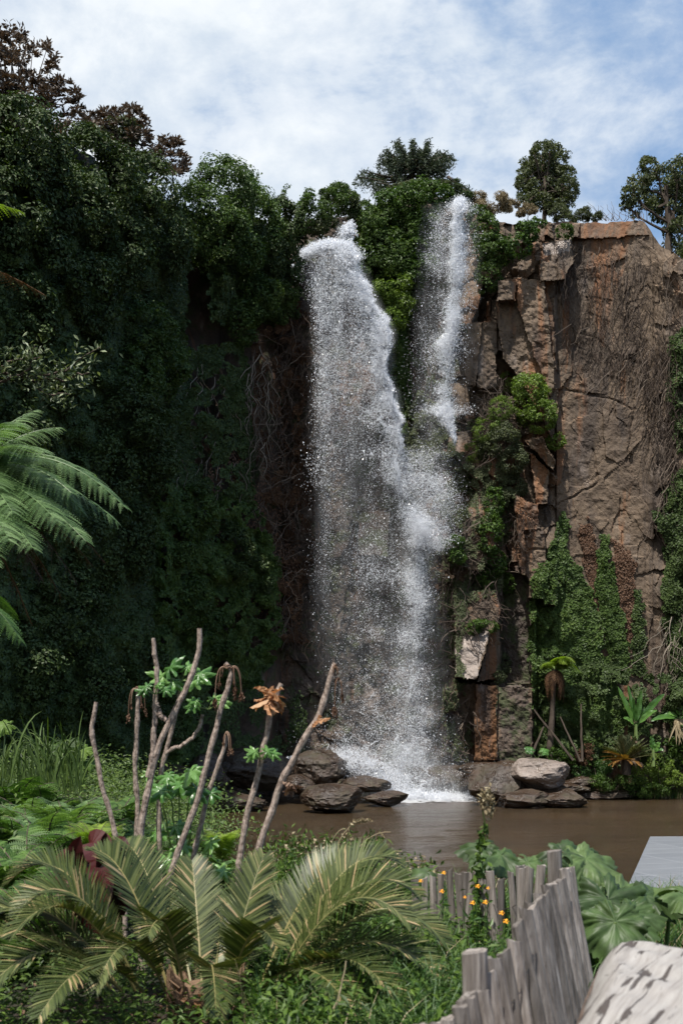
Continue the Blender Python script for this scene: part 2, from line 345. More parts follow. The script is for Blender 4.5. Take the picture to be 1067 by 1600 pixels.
def cliff_offset(px, py):
    o = np.interp(px, [424, 470, 560, 640, 700, 735, 775, 800, 866, 871, 900, 1010, 1067, 1200, 1560], [.1, .3, .0, -.1, .3, .7, 1.2, 1.5, 2.1, 1.75, 1.72, 2.25, 3.0, 4.8, 12])
    o = np.where((px > 690) & (px < 835) & (py > 600), o+.5*np.clip((py-600)/300., 0, 1), o)
    o = o-.55*np.clip((560-py)/250., 0, 1)*(px < 760)                 # head of the falls leans back
    mainw = np.clip((px-866)/8., 0, 1); o = o+mainw*(.25*fbm(px/90., py/260., 0, 31, 3))
    # fracture cells
    for (ns, sx, sy, amp, tilt, seed) in ((130, 1., .5, .42, .008, 5), (700, 1., .75, .13, .009, 8)):
        r2 = np.random.RandomState(seed); cx = r2.uniform(424, 1100, ns); cy = r2.uniform(300, 1270, ns); of = r2.uniform(-1, 1, ns); g = r2.normal(size=(ns, 2))*tilt
        q = np.stack([px.ravel()*sx+10*fbm(px.ravel()/30., py.ravel()/30., 0, 2, 2), py.ravel()*sy], 1); idx = np.empty(len(q), int)
        for a in range(0, len(q), 20000):
            dd = (q[a:a+20000, 0:1]-cx[None]*sx)**2+(q[a:a+20000, 1:2]-cy[None]*sy)**2; idx[a:a+20000] = dd.argmin(1)
        idx = idx.reshape(px.shape); fr = amp*of[idx]+np.clip(g[idx, 0]*(px-cx[idx])+g[idx, 1]*(py-cy[idx]), -.4, .4)
        wgt = np.where(px > 868, np.where(px > 1020, .4, .13), np.where(px < 700, .35, 1.)); o = o+fr*wgt
    wob = 3.*fbm(px/14., py/14., 0, 77, 3); wob2 = 3.*fbm(px/14., py/14., 0, 78, 3)
    cxl = {}
    for poly, of, gpx, gpy in BLK:
        ins = inpoly(px+wob, py+wob2, poly); m = np.mean(np.array(poly), axis=0)
        val = of+gpx*(px-m[0])+gpy*(py-m[1]); o = np.where(ins, val, o)
    # the wide cracks of the big slab
    for pts in ([(868, 608), (900, 612), (950, 622), (985, 640)], [(868, 380), (872, 500), (868, 640)], [(868, 790), (905, 770), (935, 755), (925, 700)], [(985, 560), (990, 640), (978, 720)], [(826, 860), (850, 858)], [(820, 915), (852, 912)], [(905, 520), (935, 528), (960, 560), (1000, 566)]):
        dmin = np.full(px.shape, 1e9)
        for a, b_ in zip(pts[:-1], pts[1:]):
            a = np.array(a, float); e = np.array(b_, float)-a; tt = np.clip(((px-a[0])*e[0]+(py-a[1])*e[1])/(e@e), 0, 1); dmin = np.minimum(dmin, np.hypot(px+wob-a[0]-tt*e[0], py+wob2-a[1]-tt*e[1]))
        o = o-.09*np.exp(-(dmin/1.6)**2)
    o = o+(.16*fbm(px/22., py/22., 0, 41, 5, .6)+.05*fbm(px/6., py/6., 0, 43, 3, .6))*np.where(px > 872, .5, 1.)
    return o
PXg = np.repeat(upx[:, None], NPY, 1); Tg = topy(PXg)+3*fbm(PXg/9., 0, 0, 12, 3); PYg = 1262+(Tg-1262)*vv[None]
OFF = cliff_offset(PXg, PYg); DEP = 51.2-OFF
VR = PV(PXg, PYg, DEP)
mb = MB(); gf = grid_faces(len(upx), NPY)[:, ::-1]; fx_, fy_ = PXg.ravel()[gf].mean(1), PYg.ravel()[gf].mean(1); pale = inpoly(fx_+4*fbm(fx_/9., fy_/9., 0, 5, 2), fy_, [(711, 990), (764, 985), (744, 1062), (710, 1059)]) | inpoly(fx_, fy_, [(847, 380), (890, 374), (890, 392), (850, 400)])  # pale: sun and wet sheen on the block put into a lighter rock colour
rust = inpoly(fx_+4*fbm(fx_/9., fy_/9., 0, 5, 2), fy_, [(741, 1066), (777, 1070), (777, 1192), (739, 1192)]); recess_shade = inpoly(fx_+8*fbm(fx_/12., fy_/12., 0, 6, 2), fy_, [(770, 890), (800, 860), (822, 905), (832, 1200), (777, 1200), (777, 1066), (783, 985)])  # recess: wet stain plus its shade, both held in the darker rock
wet = recess_shade|(fx_+14*fbm(fx_/20., fy_/20., 0, 7, 3) < np.interp(fy_, [300, 560, 700, 1000, 1260], [728, 722, 700, 700, 720]))&~pale; mb.add(VR, gf[~pale&~wet&~rust], 0.); mb.add(np.zeros((0, 3)), gf[rust&~wet]-mb.n, [], 3); mb.add(np.zeros((0, 3)), gf[pale]-mb.n, [], 1); mb.add(np.zeros((0, 3)), gf[wet]-mb.n, [], 2);  # wall behind the falls: wetness and shade both painted by the darker rock
tag(mb.build('cliff', [ROCK, SUNROCK, ROCKD, ORROCK]), kind='structure')
def cdep(px, py):
    """distance of the back cliff behind a point"""
    px = np.asarray(px, float); py = np.asarray(py, float); i = np.clip(np.interp(px, upx, np.arange(len(upx))), 0, len(upx)-1).astype(int)
    T = topy(px); j = np.clip((py-1262)/(T-1262)*(NPY-1), 0, NPY-1).astype(int); return DEP[i, j]
# left wall
LP = np.array([(-34, -14), (-22, 8), (-13.2, 24), (-9.6, 32.5), (-8.2, 36), (-6.0, 44), (-4.2, 48.5), (-2.4, 50.6)], float)
LZ = np.array([19, 19, 19.2, 20, 21.5, 23.2, 24.6, 25.3])
ls = np.concatenate([[0], np.cumsum(np.linalg.norm(np.diff(LP, axis=0), axis=1))])
su = np.concatenate([np.linspace(0, 40, 60), np.linspace(40.3, ls[-1], 240)]); lx = np.interp(su, ls, LP[:, 0]); ly = np.interp(su, ls, LP[:, 1]); lz = np.interp(su, ls, LZ)
tz = np.linspace(0, 1, 200)
Sg = np.repeat(su[:, None], 200, 1); Zg = -.8+(lz[:, None]+.8)*tz[None]
tx = np.gradient(lx, su); ty = np.gradient(ly, su); nn_ = np.stack([ty, -tx], 1); nn_ /= np.linalg.norm(nn_, axis=1, keepdims=True)
outl = -.35+.45*fbm(Sg/5., Zg/6., 0, 51, 4, .6)+.25*fbm(Sg/1.3, Zg/2.5, 0, 55, 4, .6)
pxl = HX+lx/ly*F; PXl = np.repeat(pxl[:, None], 200, 1); PYl = HY-(Zg-CZ)/ly[:, None]*F
def hole(cx, cy, rx, ry): return np.exp(-((PXl-cx)/rx)**2-((PYl-cy)/ry)**2)
vis = (ly[:, None] > 5)
outl = outl-vis*(2.2*hole(315, 480, 40, 60)+1.8*hole(360, 1140, 30, 50)+.8*hole(345, 640, 50, 110))
VL = np.stack([lx[:, None]+nn_[:, 0:1]*outl, ly[:, None]+nn_[:, 1:2]*outl, Zg], -1)
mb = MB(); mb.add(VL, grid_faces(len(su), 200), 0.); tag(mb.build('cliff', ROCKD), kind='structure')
# plateau above both walls
tops = np.concatenate([VL[:, -1], VR[::3, -1]]); dr = tops[:, :2]-np.array([6., 15.]); dr /= np.linalg.norm(dr, axis=1, keepdims=True)
rows = []
for k_, dz in ((0, 0), (1.5, .1), (5, .2), (14, .5), (60, 0.), (700, -2)):
    q = tops.copy(); q[:, :2] += dr*k_; q[:, 2] = q[:, 2]+dz
    if k_ > 4: q[:, 2] = q[:, 2].mean()*.5+q[:, 2]*.5-1.
    rows.append(q)
mb = MB(); mb.add(np.stack(rows, 1), grid_faces(len(tops), len(rows)), 0.); tag(mb.build('plateau', SOIL, smooth=True), kind='structure')
def wallY(px): return np.interp(px, pxl[su > 30], ly[su > 30])

# ------------------------------------------------------------ boulders
def boulder(name, px, py, d, rx, ry, depth, mt, label, seed, cuts=9, rot=0, group=None):
    c = P(px, py, d); R = np.array([rx*d/F, depth, ry*d/F])*1.1
    import bmesh
    bm = bmesh.new(); bmesh.ops.create_icosphere(bm, subdivisions=5, radius=1.)
    v = np.array([q.co[:] for q in bm.verts]); f = np.array([[w.index for w in q.verts] for q in bm.faces]); bm.free()
    r2 = np.random.RandomState(seed)
    for k in range(cuts):
        n = nrm(r2.normal(size=3)*np.array([1, 1, 1.2])); h = r2.uniform(.62, .9); s = v@n; v = v-np.maximum(s-h, 0)[:, None]*n*.93
    v = v*(1+.16*fbm(v[:, 0]*1.5, v[:, 1]*1.5, v[:, 2]*1.5, seed, 5, .62)[:, None]+.05*fbm(v[:, 0]*7, v[:, 1]*7, v[:, 2]*9, seed+3, 4, .6)[:, None])
    # bedding steps
    st = fbm(v[:, 2]*4, v[:, 0]*.6, 0, seed+9, 3); v[:, :2] *= (1+.05*st)[:, None]
    cr, sr = math.cos(rot), math.sin(rot); v = np.stack([v[:, 0]*cr-v[:, 2]*sr, v[:, 1], v[:, 0]*sr+v[:, 2]*cr], 1) if rot else v
    v = c+v*R; mb = MB(); mb.add(v, f, 0.); o = mb.build(name, mt, loc=tuple(c-np.array([0, 0, R[2]])))
    return tag(o, label, 'boulder', group)
BO = [
 (845, 1207, 43.6, 44, 27, 1.0, SUNROCK, 'pale sunlit boulder topmost of the pile at right of the falls', 1, .12),
 (778, 1226, 44.0, 44, 30, 1.1, WETROCK, 'dark wet overhanging boulder at the left of the right pile', 2, -.15),
 (816, 1249, 42.6, 42, 15, .9, WETROCK, 'low rounded brown boulder at waterline under the pale boulder', 3, 0),
 (872, 1246, 43.2, 42, 18, 1.0, WETROCK, 'low brown boulder at the right foot of the right pile', 4, 0),
 (768, 1201, 46.5, 48, 10, .9, WETROCK, 'flat mossy slab behind the wet overhanging boulder', 5, 0),
 (800, 1202, 46, 34, 13, .8, WETROCK, 'small dark stone tucked between the slab and pale boulder', 6, .1),
 (499, 1204, 46.2, 47, 31, 1.3, WETROCK, 'big rounded dark boulder at left of the falls with spray on top', 7, .05),
 (520, 1249, 40.6, 46, 23, 1.1, WETROCK, 'squat angular boulder standing in the water in front of the big dark one', 8, -.03),
 (572, 1227, 45.6, 36, 14, 1.0, WETROCK, 'flat wet boulder just left of the splash', 9, .05),
 (566, 1200, 47.5, 34, 22, .9, WETROCK, 'rounded boulder under the arching splash', 10, 0),
 (604, 1248, 43.5, 38, 12, .8, WETROCK, 'low wet boulder at waterline at the foot of the splash', 11, 0),
 (472, 1226, 45.2, 26, 16, .8, WETROCK, 'small grey boulder beneath the left of the big dark one', 12, 0),
 (272, 1228, 41.5, 62, 40, 1.6, WETROCK, 'large dark boulder at the left edge of the pool', 13, 0),
 (326, 1213, 43.5, 30, 33, 1.0, WETROCK, 'leaning brown boulder behind the bare stems', 14, .4),
 (366, 1254, 41.2, 48, 17, 1.1, WETROCK, 'low dark boulder at waterline between bare stems', 15, 0),
 (395, 1205, 46, 60, 34, 1.1, WETROCK, 'dark boulder in shade below the left wall', 16, 0),
 (934, 1242, 48.2, 78, 9, .9, WETROCK, 'long low reddish rock shelf along the right shore', 17, -.03),
 (905, 1222, 48.0, 24, 10, .6, WETROCK, 'small red brown rock beside the grassy bank', 18, 0),
 (893, 1232, 47.6, 26, 10, .7, WETROCK, 'flat reddish rock between the boulder pile and the shelf', 19, .05),
 (1040, 1226, 48.6, 12, 10, .5, WETROCK, 'small brown rock half buried in the grassy bank', 20, .1),
 (700, 1222, 48.4, 60, 30, .9, WETROCK, 'dark wet ledge rock behind the splash', 21, 0),
 (650, 1238, 48.8, 40, 16, .7, WETROCK, 'dark wet rock straight under the falling water', 22, 0),
]
for (px, py, d, rx, ry, dp, mt, lb, sd, rt) in BO: boulder('boulder', px, py, d, rx, ry, dp, mt, lb, sd, rot=rt)
# ------------------------------------------------------------ the waterfall
m_, t, b, o_ = mat('falling_water'); b.inputs['Base Color'].default_value = (.93, .95, .97, 1); b.inputs['Roughness'].default_value = .25; b.inputs['Specular IOR Level'].default_value = .7
tr = t.nodes.new('ShaderNodeBsdfTranslucent'); tr.inputs[0].default_value = (.95, .96, 1, 1); mx = t.nodes.new('ShaderNodeMixShader'); mx.inputs[0].default_value = .5
t.links.new(b.outputs[0], mx.inputs[1]); t.links.new(tr.outputs[0], mx.inputs[2]); t.links.new(mx.outputs[0], o_.inputs[0]); WWATER = m_
TET = np.array([[0, 0, 1.], [.943, 0, -.333], [-.471, .816, -.333], [-.471, -.816, -.333]])
TF = np.array([[0, 1, 2], [0, 2, 3], [0, 3, 1], [1, 3, 2]])
def droplets(mb, C, size, stretch=1.3):
    size = np.asarray(size)*.70; n = len(C); A = nrm(rs.normal(size=(n, 3))); B = nrm(np.cross(A, rs.normal(size=(n, 3)))); D = np.cross(A, B); M = np.stack([A, B, D], 2)
    s = np.broadcast_to(size, (n,))*np.exp(rs.normal(size=n)*.45)
    V = np.einsum('nij,kj->nki', M, TET)*s[:, None, None]; V[:, :, 2] *= stretch; V = V+C[:, None]
    mb.add(V, (np.arange(n)[:, None, None]*4+TF[None]).reshape(-1, 3), 0.)
def interp_path(path, t):
    p = np.array(path, float); k = np.linspace(0, 1, len(p)); return [np.interp(t, k, p[:, c]) for c in range(p.shape[1])]
def streak(mb, path, n, size, spread, side=0., dz=.25, dep=48., lump=.9, seed=0, ysc=12.):
    """path rows: px, py, width, weight ; droplets thrown round the path, uneven along it"""
    t = rs.rand(n*5); px, py, w, wt = interp_path(path, t)
    den = wt*np.clip(.55+lump*fbm(py/ysc, seed, 0, seed, 3), .02, 2)
    keep = rs.rand(len(t)) < den/1.4; px, py, w = px[keep][:n], py[keep][:n], w[keep][:n]; k = len(px)
    g = rs.normal(size=k); 
    if side: g = np.where(g*side > 0, g*.28, g)
    x = px+g*w*spread; y = py+rs.normal(size=k)*4
    # billows : shift sideways by noise of position so that the edges scallop
    x = x+w*.7*fbm(y/16., x/40., 0, seed+3, 3)
    droplets(mb, PV(x, y, dep+rs.normal(size=k)*dz), size)
mf = MB()
# left fall : lip, crest and leading edge
streak(mf, [(476, 396, 4, .8), (500, 386, 8, 1), (522, 380, 11, 1), (545, 400, 12, 1)], 18000, .020, .9, dep=47.9, dz=.2, seed=1)
streak(mf, [(548, 352, 3, .8), (543, 362, 5, .9), (536, 374, 8, .9)], 1800, .032, 1, dep=48.2, dz=.15, seed=2)
crest = [(541, 380, 12, 1), (553, 410, 15, 1), (564, 440, 16, .9), (576, 466, 15, .9), (594, 492, 14, 1), (606, 522, 14, 1), (602, 555, 11, .9), (600, 585, 13, .75), (614, 625, 12, .8), (618, 645, 13, .6), (624, 680, 12, .75), (618, 712, 14, .5), (620, 750, 14, .35)]
streak(mf, crest, 52000, .0175, .8, side=1, dep=47.9, dz=.3, seed=4, ysc=9.)
streak(mf, [(a-18, b_+6, c_*2.0, w) for a, b_, c_, w in crest], 20000, .0155, .9, side=1, dep=47.9, dz=.4, seed=5)
# curtain
def curtain(mb, rows, n, size, dep=48.2, dz=.8, seed=0, wob=1.3, patch=1.6):
    r = np.array(rows, float); y = rs.uniform(r[0, 0], r[-1, 0], n*5); l = np.interp(y, r[:, 0], r[:, 1]); h = np.interp(y, r[:, 0], r[:, 2]); w = np.interp(y, r[:, 0], r[:, 3])
    x = l+(h-l)*rs.rand(len(y)); u = (x-l)/(h-l)
    den = w*np.clip(.5+wob*fbm(x/16., y/150., 0, seed, 4, .6)+patch*.5*fbm(x/40., y/45., 0, seed+5, 3), .06, 1)*np.clip(np.minimum(u, 1-u)/.15, .08, 1)
    k = rs.rand(len(y)) < den; x, y = x[k][:n], y[k][:n]
    droplets(mb, PV(x+rs.normal(size=len(x))*2.5, y, dep+rs.normal(size=len(x))*dz), size, 1.4)
curtain(mf, [(392, 480, 555, .85), (430, 483, 572, .85), (480, 484, 590, .8), (540, 488, 602, .7), (600, 492, 608, .62), (700, 484, 622, .55), (800, 478, 640, .45), (900, 478, 655, .40), (1000, 484, 664, .36), (1100, 500, 678, .36), (1180, 535, 686, .45), (1240, 585, 690, .75)], 36000, .0130, seed=11, dz=.9)
curtain(mf, [(392, 480, 555, .85), (480, 484, 590, .8), (560, 488, 602, .5), (640, 492, 612, .25)], 9000, .018, seed=13)
# left edge thread of the curtain
streak(mf, [(492, 420, 8, .8), (500, 470, 8, .7), (506, 520, 7, .9), (508, 590, 9, .9), (504, 680, 10, .5), (500, 760, 14, .5)], 4200, .019, 1, dep=48, dz=.4, seed=15, ysc=20)
# merged column below
streak(mf, [(622, 700, 14, .5), (634, 760, 18, .8), (650, 815, 16, 1.), (652, 850, 18, .9), (648, 900, 17, .8), (652, 960, 15, .7), (640, 1010, 22, .45), (642, 1080, 28, .5), (648, 1130, 26, .6), (638, 1190, 28, .8), (632, 1240, 40, .9)], 42000, .0145, .62, dep=48.1, dz=.5, seed=17, ysc=18)
streak(mf, [(644, 790, 12, .7), (658, 815, 11, 1), (662, 836, 7, 1), (652, 850, 9, .6)], 9000, .0145, 1.0, dep=47.9, dz=.4, seed=19)
streak(mf, [(600, 830, 30, .5), (600, 950, 34, .5), (600, 1080, 34, .45), (615, 1200, 38, .6)], 14000, .0135, 1, dep=48.1, dz=.8, seed=21, ysc=30)
# thin veils of water : density follows the same streams
m_, t, b, o_ = mat('water_veil'); at = t.nodes.new('ShaderNodeAttribute'); at.attribute_name = 'rnd'; tcv = t.nodes.new('ShaderNodeTexCoord').outputs['Object']
f1 = noise(t, mapping(t, tcv, (1, 1, .16)), 7, 5, .7); f2 = noise(t, mapping(t, tcv, (1, 1, .5)), 22, 4, .75); f3 = math2(t, 'MULTIPLY', ramp(t, f1, [(.32, .35), (.68, 1.3)]).outputs[0], ramp(t, f2, [(.35, .3), (.68, 1.5)]).outputs[0])
al = math2(t, 'MINIMUM', math2(t, 'MULTIPLY', at.outputs['Fac'], f3), .93); b.inputs['Base Color'].default_value = (.9, .93, .96, 1); b.inputs['Roughness'].default_value = .6; b.inputs['Specular IOR Level'].default_value = .1
tl = t.nodes.new('ShaderNodeBsdfTranslucent'); tl.inputs[0].default_value = (.9, .93, .97, 1); ma = t.nodes.new('ShaderNodeMixShader'); ma.inputs[0].default_value = .5; t.links.new(b.outputs[0], ma.inputs[1]); t.links.new(tl.outputs[0], ma.inputs[2])
tp = t.nodes.new('ShaderNodeBsdfTransparent'); mm = t.nodes.new('ShaderNodeMixShader'); t.links.new(al, mm.inputs[0]); t.links.new(tp.outputs[0], mm.inputs[1]); t.links.new(ma.outputs[0], mm.inputs[2]); t.links.new(mm.outputs[0], o_.inputs[0]); VEIL = m_
def veil(mb, x0, x1, y0, y1, paths, rows, seed, dep, amp, base):
    gx_, gy_ = np.meshgrid(np.arange(x0, x1, 2.2), np.arange(y1, y0, -2.6), indexing='ij'); D = np.zeros(gx_.shape)
    wx = 5*fbm(gx_/22., gy_/26., 0, seed, 3)+2.5*fbm(gx_/7., gy_/9., 0, seed+1, 3)
    for path, am, side in paths:
        p = np.array(path, float); o = np.argsort(p[:, 1]); p = p[o]; cx = np.interp(gy_, p[:, 1], p[:, 0]); w = np.interp(gy_, p[:, 1], p[:, 2]); wt = np.interp(gy_, p[:, 1], p[:, 3]); inr = np.clip((gy_-p[0, 1]+6)/10, 0, 1)*np.clip((p[-1, 1]+8-gy_)/16, 0, 1)
        g = (gx_+wx-cx)/w; g = np.where(g*side > 0, g*1.7, g) if side else g; D = np.maximum(D, am*wt*np.exp(-g*g*.8)*inr*np.clip(.75+.75*fbm(gy_/15., gx_/40., 0, seed+4, 3), .2, 1.3))
    if rows is not None:
        r = np.array(rows, float); l, h, w = (np.interp(gy_, r[:, 0], r[:, k]) for k in (1, 2, 3)); u = (gx_+wx-l)/(h-l); D = np.maximum(D, base*w*np.clip(np.minimum(u, 1-u)/.2, 0, 1)*np.clip((gy_-r[0, 0])/20., 0, 1)*np.clip(.9+1.2*fbm(gx_/18., gy_/160., 0, seed+6, 4), .1, 2))
    edge = np.minimum(np.minimum(gx_-x0, x1-gx_)/14., np.minimum(gy_-y0, (y1-gy_)*3+14)/14.); D *= np.clip(edge, 0, 1)
    V = PV(gx_, gy_, dep+amp*fbm(gx_/30., gy_/120., 0, seed+8, 3)); f = grid_faces(*gx_.shape); k = (D.ravel()[f] > .015).any(1); mb.add(V, f[k], D.ravel())
vm = MB(); LROWS = [(392, 480, 560, 1.), (430, 483, 578, 1.), (480, 484, 592, .9), (540, 486, 604, .8), (600, 490, 612, .75), (700, 480, 632, .6), (800, 474, 655, .5), (900, 472, 662, .45), (1000, 478, 672, .45), (1100, 495, 684, .45), (1180, 530, 692, .55), (1245, 580, 700, .9)]
merged = [(622, 700, 22, .45), (634, 760, 26, .7), (650, 815, 22, 1.), (652, 850, 22, .9), (648, 900, 20, .9), (652, 960, 22, .65), (640, 1010, 34, .5), (642, 1080, 38, .5), (648, 1130, 36, .6), (640, 1190, 36, .85), (640, 1245, 60, 1)]
mid = [(560, 700, 40, .3), (585, 850, 46, .5), (590, 1000, 52, .5), (610, 1140, 50, .5), (620, 1245, 60, .8)]
veil(vm, 462, 740, 345, 1252, [([(536, 352, 7, .8), (541, 380, 14, .9)]+crest[1:], .85, 1), (merged, .75, 0), (mid, .24, 0), ([(500, 392, 14, 1), (505, 410, 20, .6), (506, 520, 13, .5), (508, 600, 14, .5), (504, 700, 16, .25)], .55, 0)], LROWS, 201, 48.15, .35, .15)
veil(vm, 466, 730, 400, 1252, [(crest[1:], .35, 1), (merged, .35, 0)], LROWS, 231, 48.75, .35, .12)
vo_ = vm.build('waterfall_veil', VEIL)
lf = mf.build('waterfall', WWATER, loc=(P(600, 1250, 48)[0], 48, 0))
vo_.name = 'veil'; vo_.parent = lf; vo_.location = -lf.location
tag(lf, 'wide left fall of white spray from the ivy lip down to the pool', 'waterfall')
mf = MB()
core = [(715, 312, 8, 1), (718, 330, 10, 1), (717, 370, 12, 1), (713, 410, 12, 1), (712, 440, 12, 1), (708, 490, 12, .9), (702, 520, 13, .8), (697, 545, 14, .65), (696, 575, 13, .3), (696, 605, 14, .35), (693, 635, 15, .7), (697, 648, 12, .9), (704, 668, 6, 1), (710, 686, 2, .8)]
streak(mf, core, 52000, .0165, .5, dep=47.9, dz=.25, seed=31, ysc=10.)
streak(mf, [(a, b_, c_*1.25, w) for a, b_, c_, w in core[:-2]], 11000, .0145, 1, dep=48, dz=.4, seed=33)
streak(mf, [(690, 330, 10, .5), (684, 400, 16, .7), (676, 470, 20, .6), (672, 560, 24, .5), (672, 660, 24, .4), (670, 760, 24, .5), (672, 850, 14, .3)], 9000, .0115, .8, dep=48.1, dz=.5, seed=35, ysc=30)
streak(mf, [(672, 690, 12, .4), (664, 740, 16, .6), (690, 780, 16, .6), (688, 840, 12, .7), (682, 860, 8, .3)], 16000, .0135, 1.1, dep=48.0, dz=.4, seed=37)
vm = MB(); veil(vm, 640, 760, 306, 880, [(core, .95, 0), ([(690, 320, 20, .5), (690, 420, 26, .7), (684, 520, 30, .7), (676, 640, 32, .6), (676, 740, 28, .7), (684, 830, 20, .7), (684, 870, 14, .3)], .30, 0), ([(727, 320, 12, .7), (730, 420, 16, .8), (722, 520, 14, .5), (716, 600, 10, .2)], .22, 0)], None, 261, 48.05, .2, 0)
vo_ = vm.build('veil', VEIL)
rf = mf.build('waterfall', WWATER, loc=(P(700, 700, 48)[0], 48, 12))
vo_.parent = rf; vo_.location = -rf.location
tag(rf, 'narrow right fall of white water pouring beside the reddish rock', 'waterfall')
# splash at the foot
mf = MB()
streak(mf, [(655, 1246, 40, 1), (690, 1247, 40, .8)], 12000, .02, .8, dep=47.2, dz=.5, seed=41)
for a in range(3):
    arc = bez(P(520, 1180, 47.), P(572, 1163+a*6, 46.8), P(606-a*6, 1232, 46.5), 40); C = arc[rs.randint(0, 40, 2600)]
    droplets(mf, C+rs.normal(size=C.shape)*np.array([.16, .3, .13])*(1+a*.7), .015)
C = PV(rs.normal(500, 34, 3200), 1176+np.abs(rs.normal(0, 5, 3200)), 46.6+rs.normal(size=3200)*.3); C[:, 2] -= ((C[:, 0]+.9)/1.6)**2*.25; droplets(mf, C, .018)
streak(mf, [(560, 1190, 26, .6), (590, 1215, 26, .9), (625, 1238, 26, 1), (665, 1245, 30, 1), (715, 1249, 20, .7)], 22000, .018, 1., dep=46.6, dz=.5, seed=43)
streak(mf, [(560, 1130, 40, .3), (600, 1180, 60, .5), (650, 1225, 70, 1), (660, 1246, 90, 1)], 15000, .012, 1., dep=46.8, dz=.8, seed=45, ysc=40)
# foam sheet on the pool
X, Y = np.meshgrid(np.linspace(.2, 7.4, 130), np.linspace(43.2, 49.6, 120), indexing='ij'); fo = np.exp(-((X-3.3)/2.1)**2-((Y-46.8)/1.7)**2)
Z = .02+fo*(.05+.10*fbm(X*3, Y*3, 0, 61, 4)); keep = (fo+.75*fbm(X*2, Y*4, 0, 63, 5, .65)) > .33; ff = grid_faces(130, 120); kk = keep.ravel(); ff = ff[kk[ff].all(1)]
mf.add(np.stack([X, Y, Z], -1), ff, 0.)
vm = MB(); veil(vm, 470, 780, 1160, 1252, [([(620, 1150, 40, .3), (640, 1200, 60, .6), (650, 1235, 90, 1), (655, 1256, 110, 1)], .75, 0), ([(580, 1160, 30, .2), (592, 1200, 34, .8), (600, 1240, 50, .6)], .5, 0)], None, 281, 46.9, .3, 0)
vo_ = vm.build('mist', VEIL); vo_['sp'] = 1
sp = mf.build('foam_splash', WWATER, loc=(3.2, 47, 0)); vo_.parent = sp; vo_.location = -sp.location; del vo_['sp']; tag(sp, 'white foam and splash where the falls hit the pool', 'splash')
# ------------------------------------------------------------ growth on the cliffs
def ldep(px): return wallY(np.clip(px, -200, 470))
BACKL = np.array([-.94, .33, 0]); BACKR = np.array([0, 1., 0])
def mound(name, lobes, mt, label, leaf=.12, dens=1., cat='climbing shrub', right=False, off=.6, asp=.6, upb=.45, group=None, dmul=1.):
    """lobes: px, py, rx_px, ry_px"""
    mbm = MB(); c0 = None
    for (px, py, rx, ry) in lobes:
        d = (float(cdep(px, py)) if right else float(ldep(px)))-off
        c = P(px, py, d); Rx = rx*d/F; Rz = ry*d/F; Ry = (Rx+Rz)*.5*dmul
        if c0 is None: c0 = c-np.array([0, 0, Rz])
        area = 4*math.pi*((Rx+Rz+Ry)/3)**2*.6; nsub = int(max(30 if right else 10, area*5.0/max(1., ((Rx+Rz)/2)**.9))); per = area*dens*2.1/(leaf*leaf*asp*.5)/nsub
        bulge(mbm, c, (Rx, Ry, Rz), nsub, per, leaf, rsub=.36 if Rx < 1.5 else .30, back=BACKR if right else BACKL, asp=asp, upb=upb, jit=.5 if right else .28)
    return tag(mbm.build(name, mt, loc=tuple(c0)), label, cat, group)
def patch(name, polys, n, mt, label, cat='ivy', leaf=.11, right=True, lump=.35, lift=.08, ragged=10, kind=None, asp=.7, droop=.6, gaps=.0, seed=0, upb=.35, cell=26., dist=None, nj=.26):
    mbm = MB(); tot = 0; c0 = None
    areas = [abs(sum(p[i][0]*p[(i+1) % len(p)][1]-p[(i+1) % len(p)][0]*p[i][1] for i in range(len(p))))*.5 for p in polys]
    for p, a in zip(polys, areas):
        q = np.array(p, float); k = int(n*a/sum(areas)); x = rs.uniform(q[:, 0].min()-ragged, q[:, 0].max()+ragged, k*4); y = rs.uniform(q[:, 1].min()-ragged, q[:, 1].max()+ragged, k*4)
        xx = x+ragged*fbm(x/12., y/12., 0, seed, 3); yy = y+ragged*1.6*fbm(x/12., y/12., 0, seed+1, 3); ins = inpoly(xx, yy, p)
        if gaps: ins &= fbm(x/16., y/20., 0, seed+2, 4) > gaps-1.
        x, y = x[ins][:k], y[ins][:k]
        e = np.clip(polydist(x, y, p)/18., .15, 1); L = (vn(x/cell, y/cell, 0, seed+7)*.65+vn(x/cell*2.3, y/cell*2.3, 0, seed+8)*.35)
        o = lift+lump*e*L*1.6+rs.rand(len(x))*.16*(.3+lump)
        # billow normals from the lump field
        h = 3.; gx_ = (vn((x+h)/cell, y/cell, 0, seed+7)-vn((x-h)/cell, y/cell, 0, seed+7)); gy_ = (vn(x/cell, (y+h)/cell, 0, seed+7)-vn(x/cell, (y-h)/cell, 0, seed+7))
        d = (dist if dist is not None else (cdep(x, y) if right else ldep(x)))-o
        Nn = np.stack([-gx_*6*lump, np.full(len(x), -.8), gy_*6*lump+upb], 1)+rs.normal(size=(len(x), 3))*nj
        if not right: Nn[:, 0] += .7
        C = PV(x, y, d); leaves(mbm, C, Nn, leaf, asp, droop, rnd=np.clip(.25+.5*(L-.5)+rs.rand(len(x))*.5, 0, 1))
        if c0 is None and len(C): c0 = C[C[:, 2].argmin()]
    return tag(mbm.build(name, mt, loc=tuple(c0)), label, None if kind else cat, None, kind)
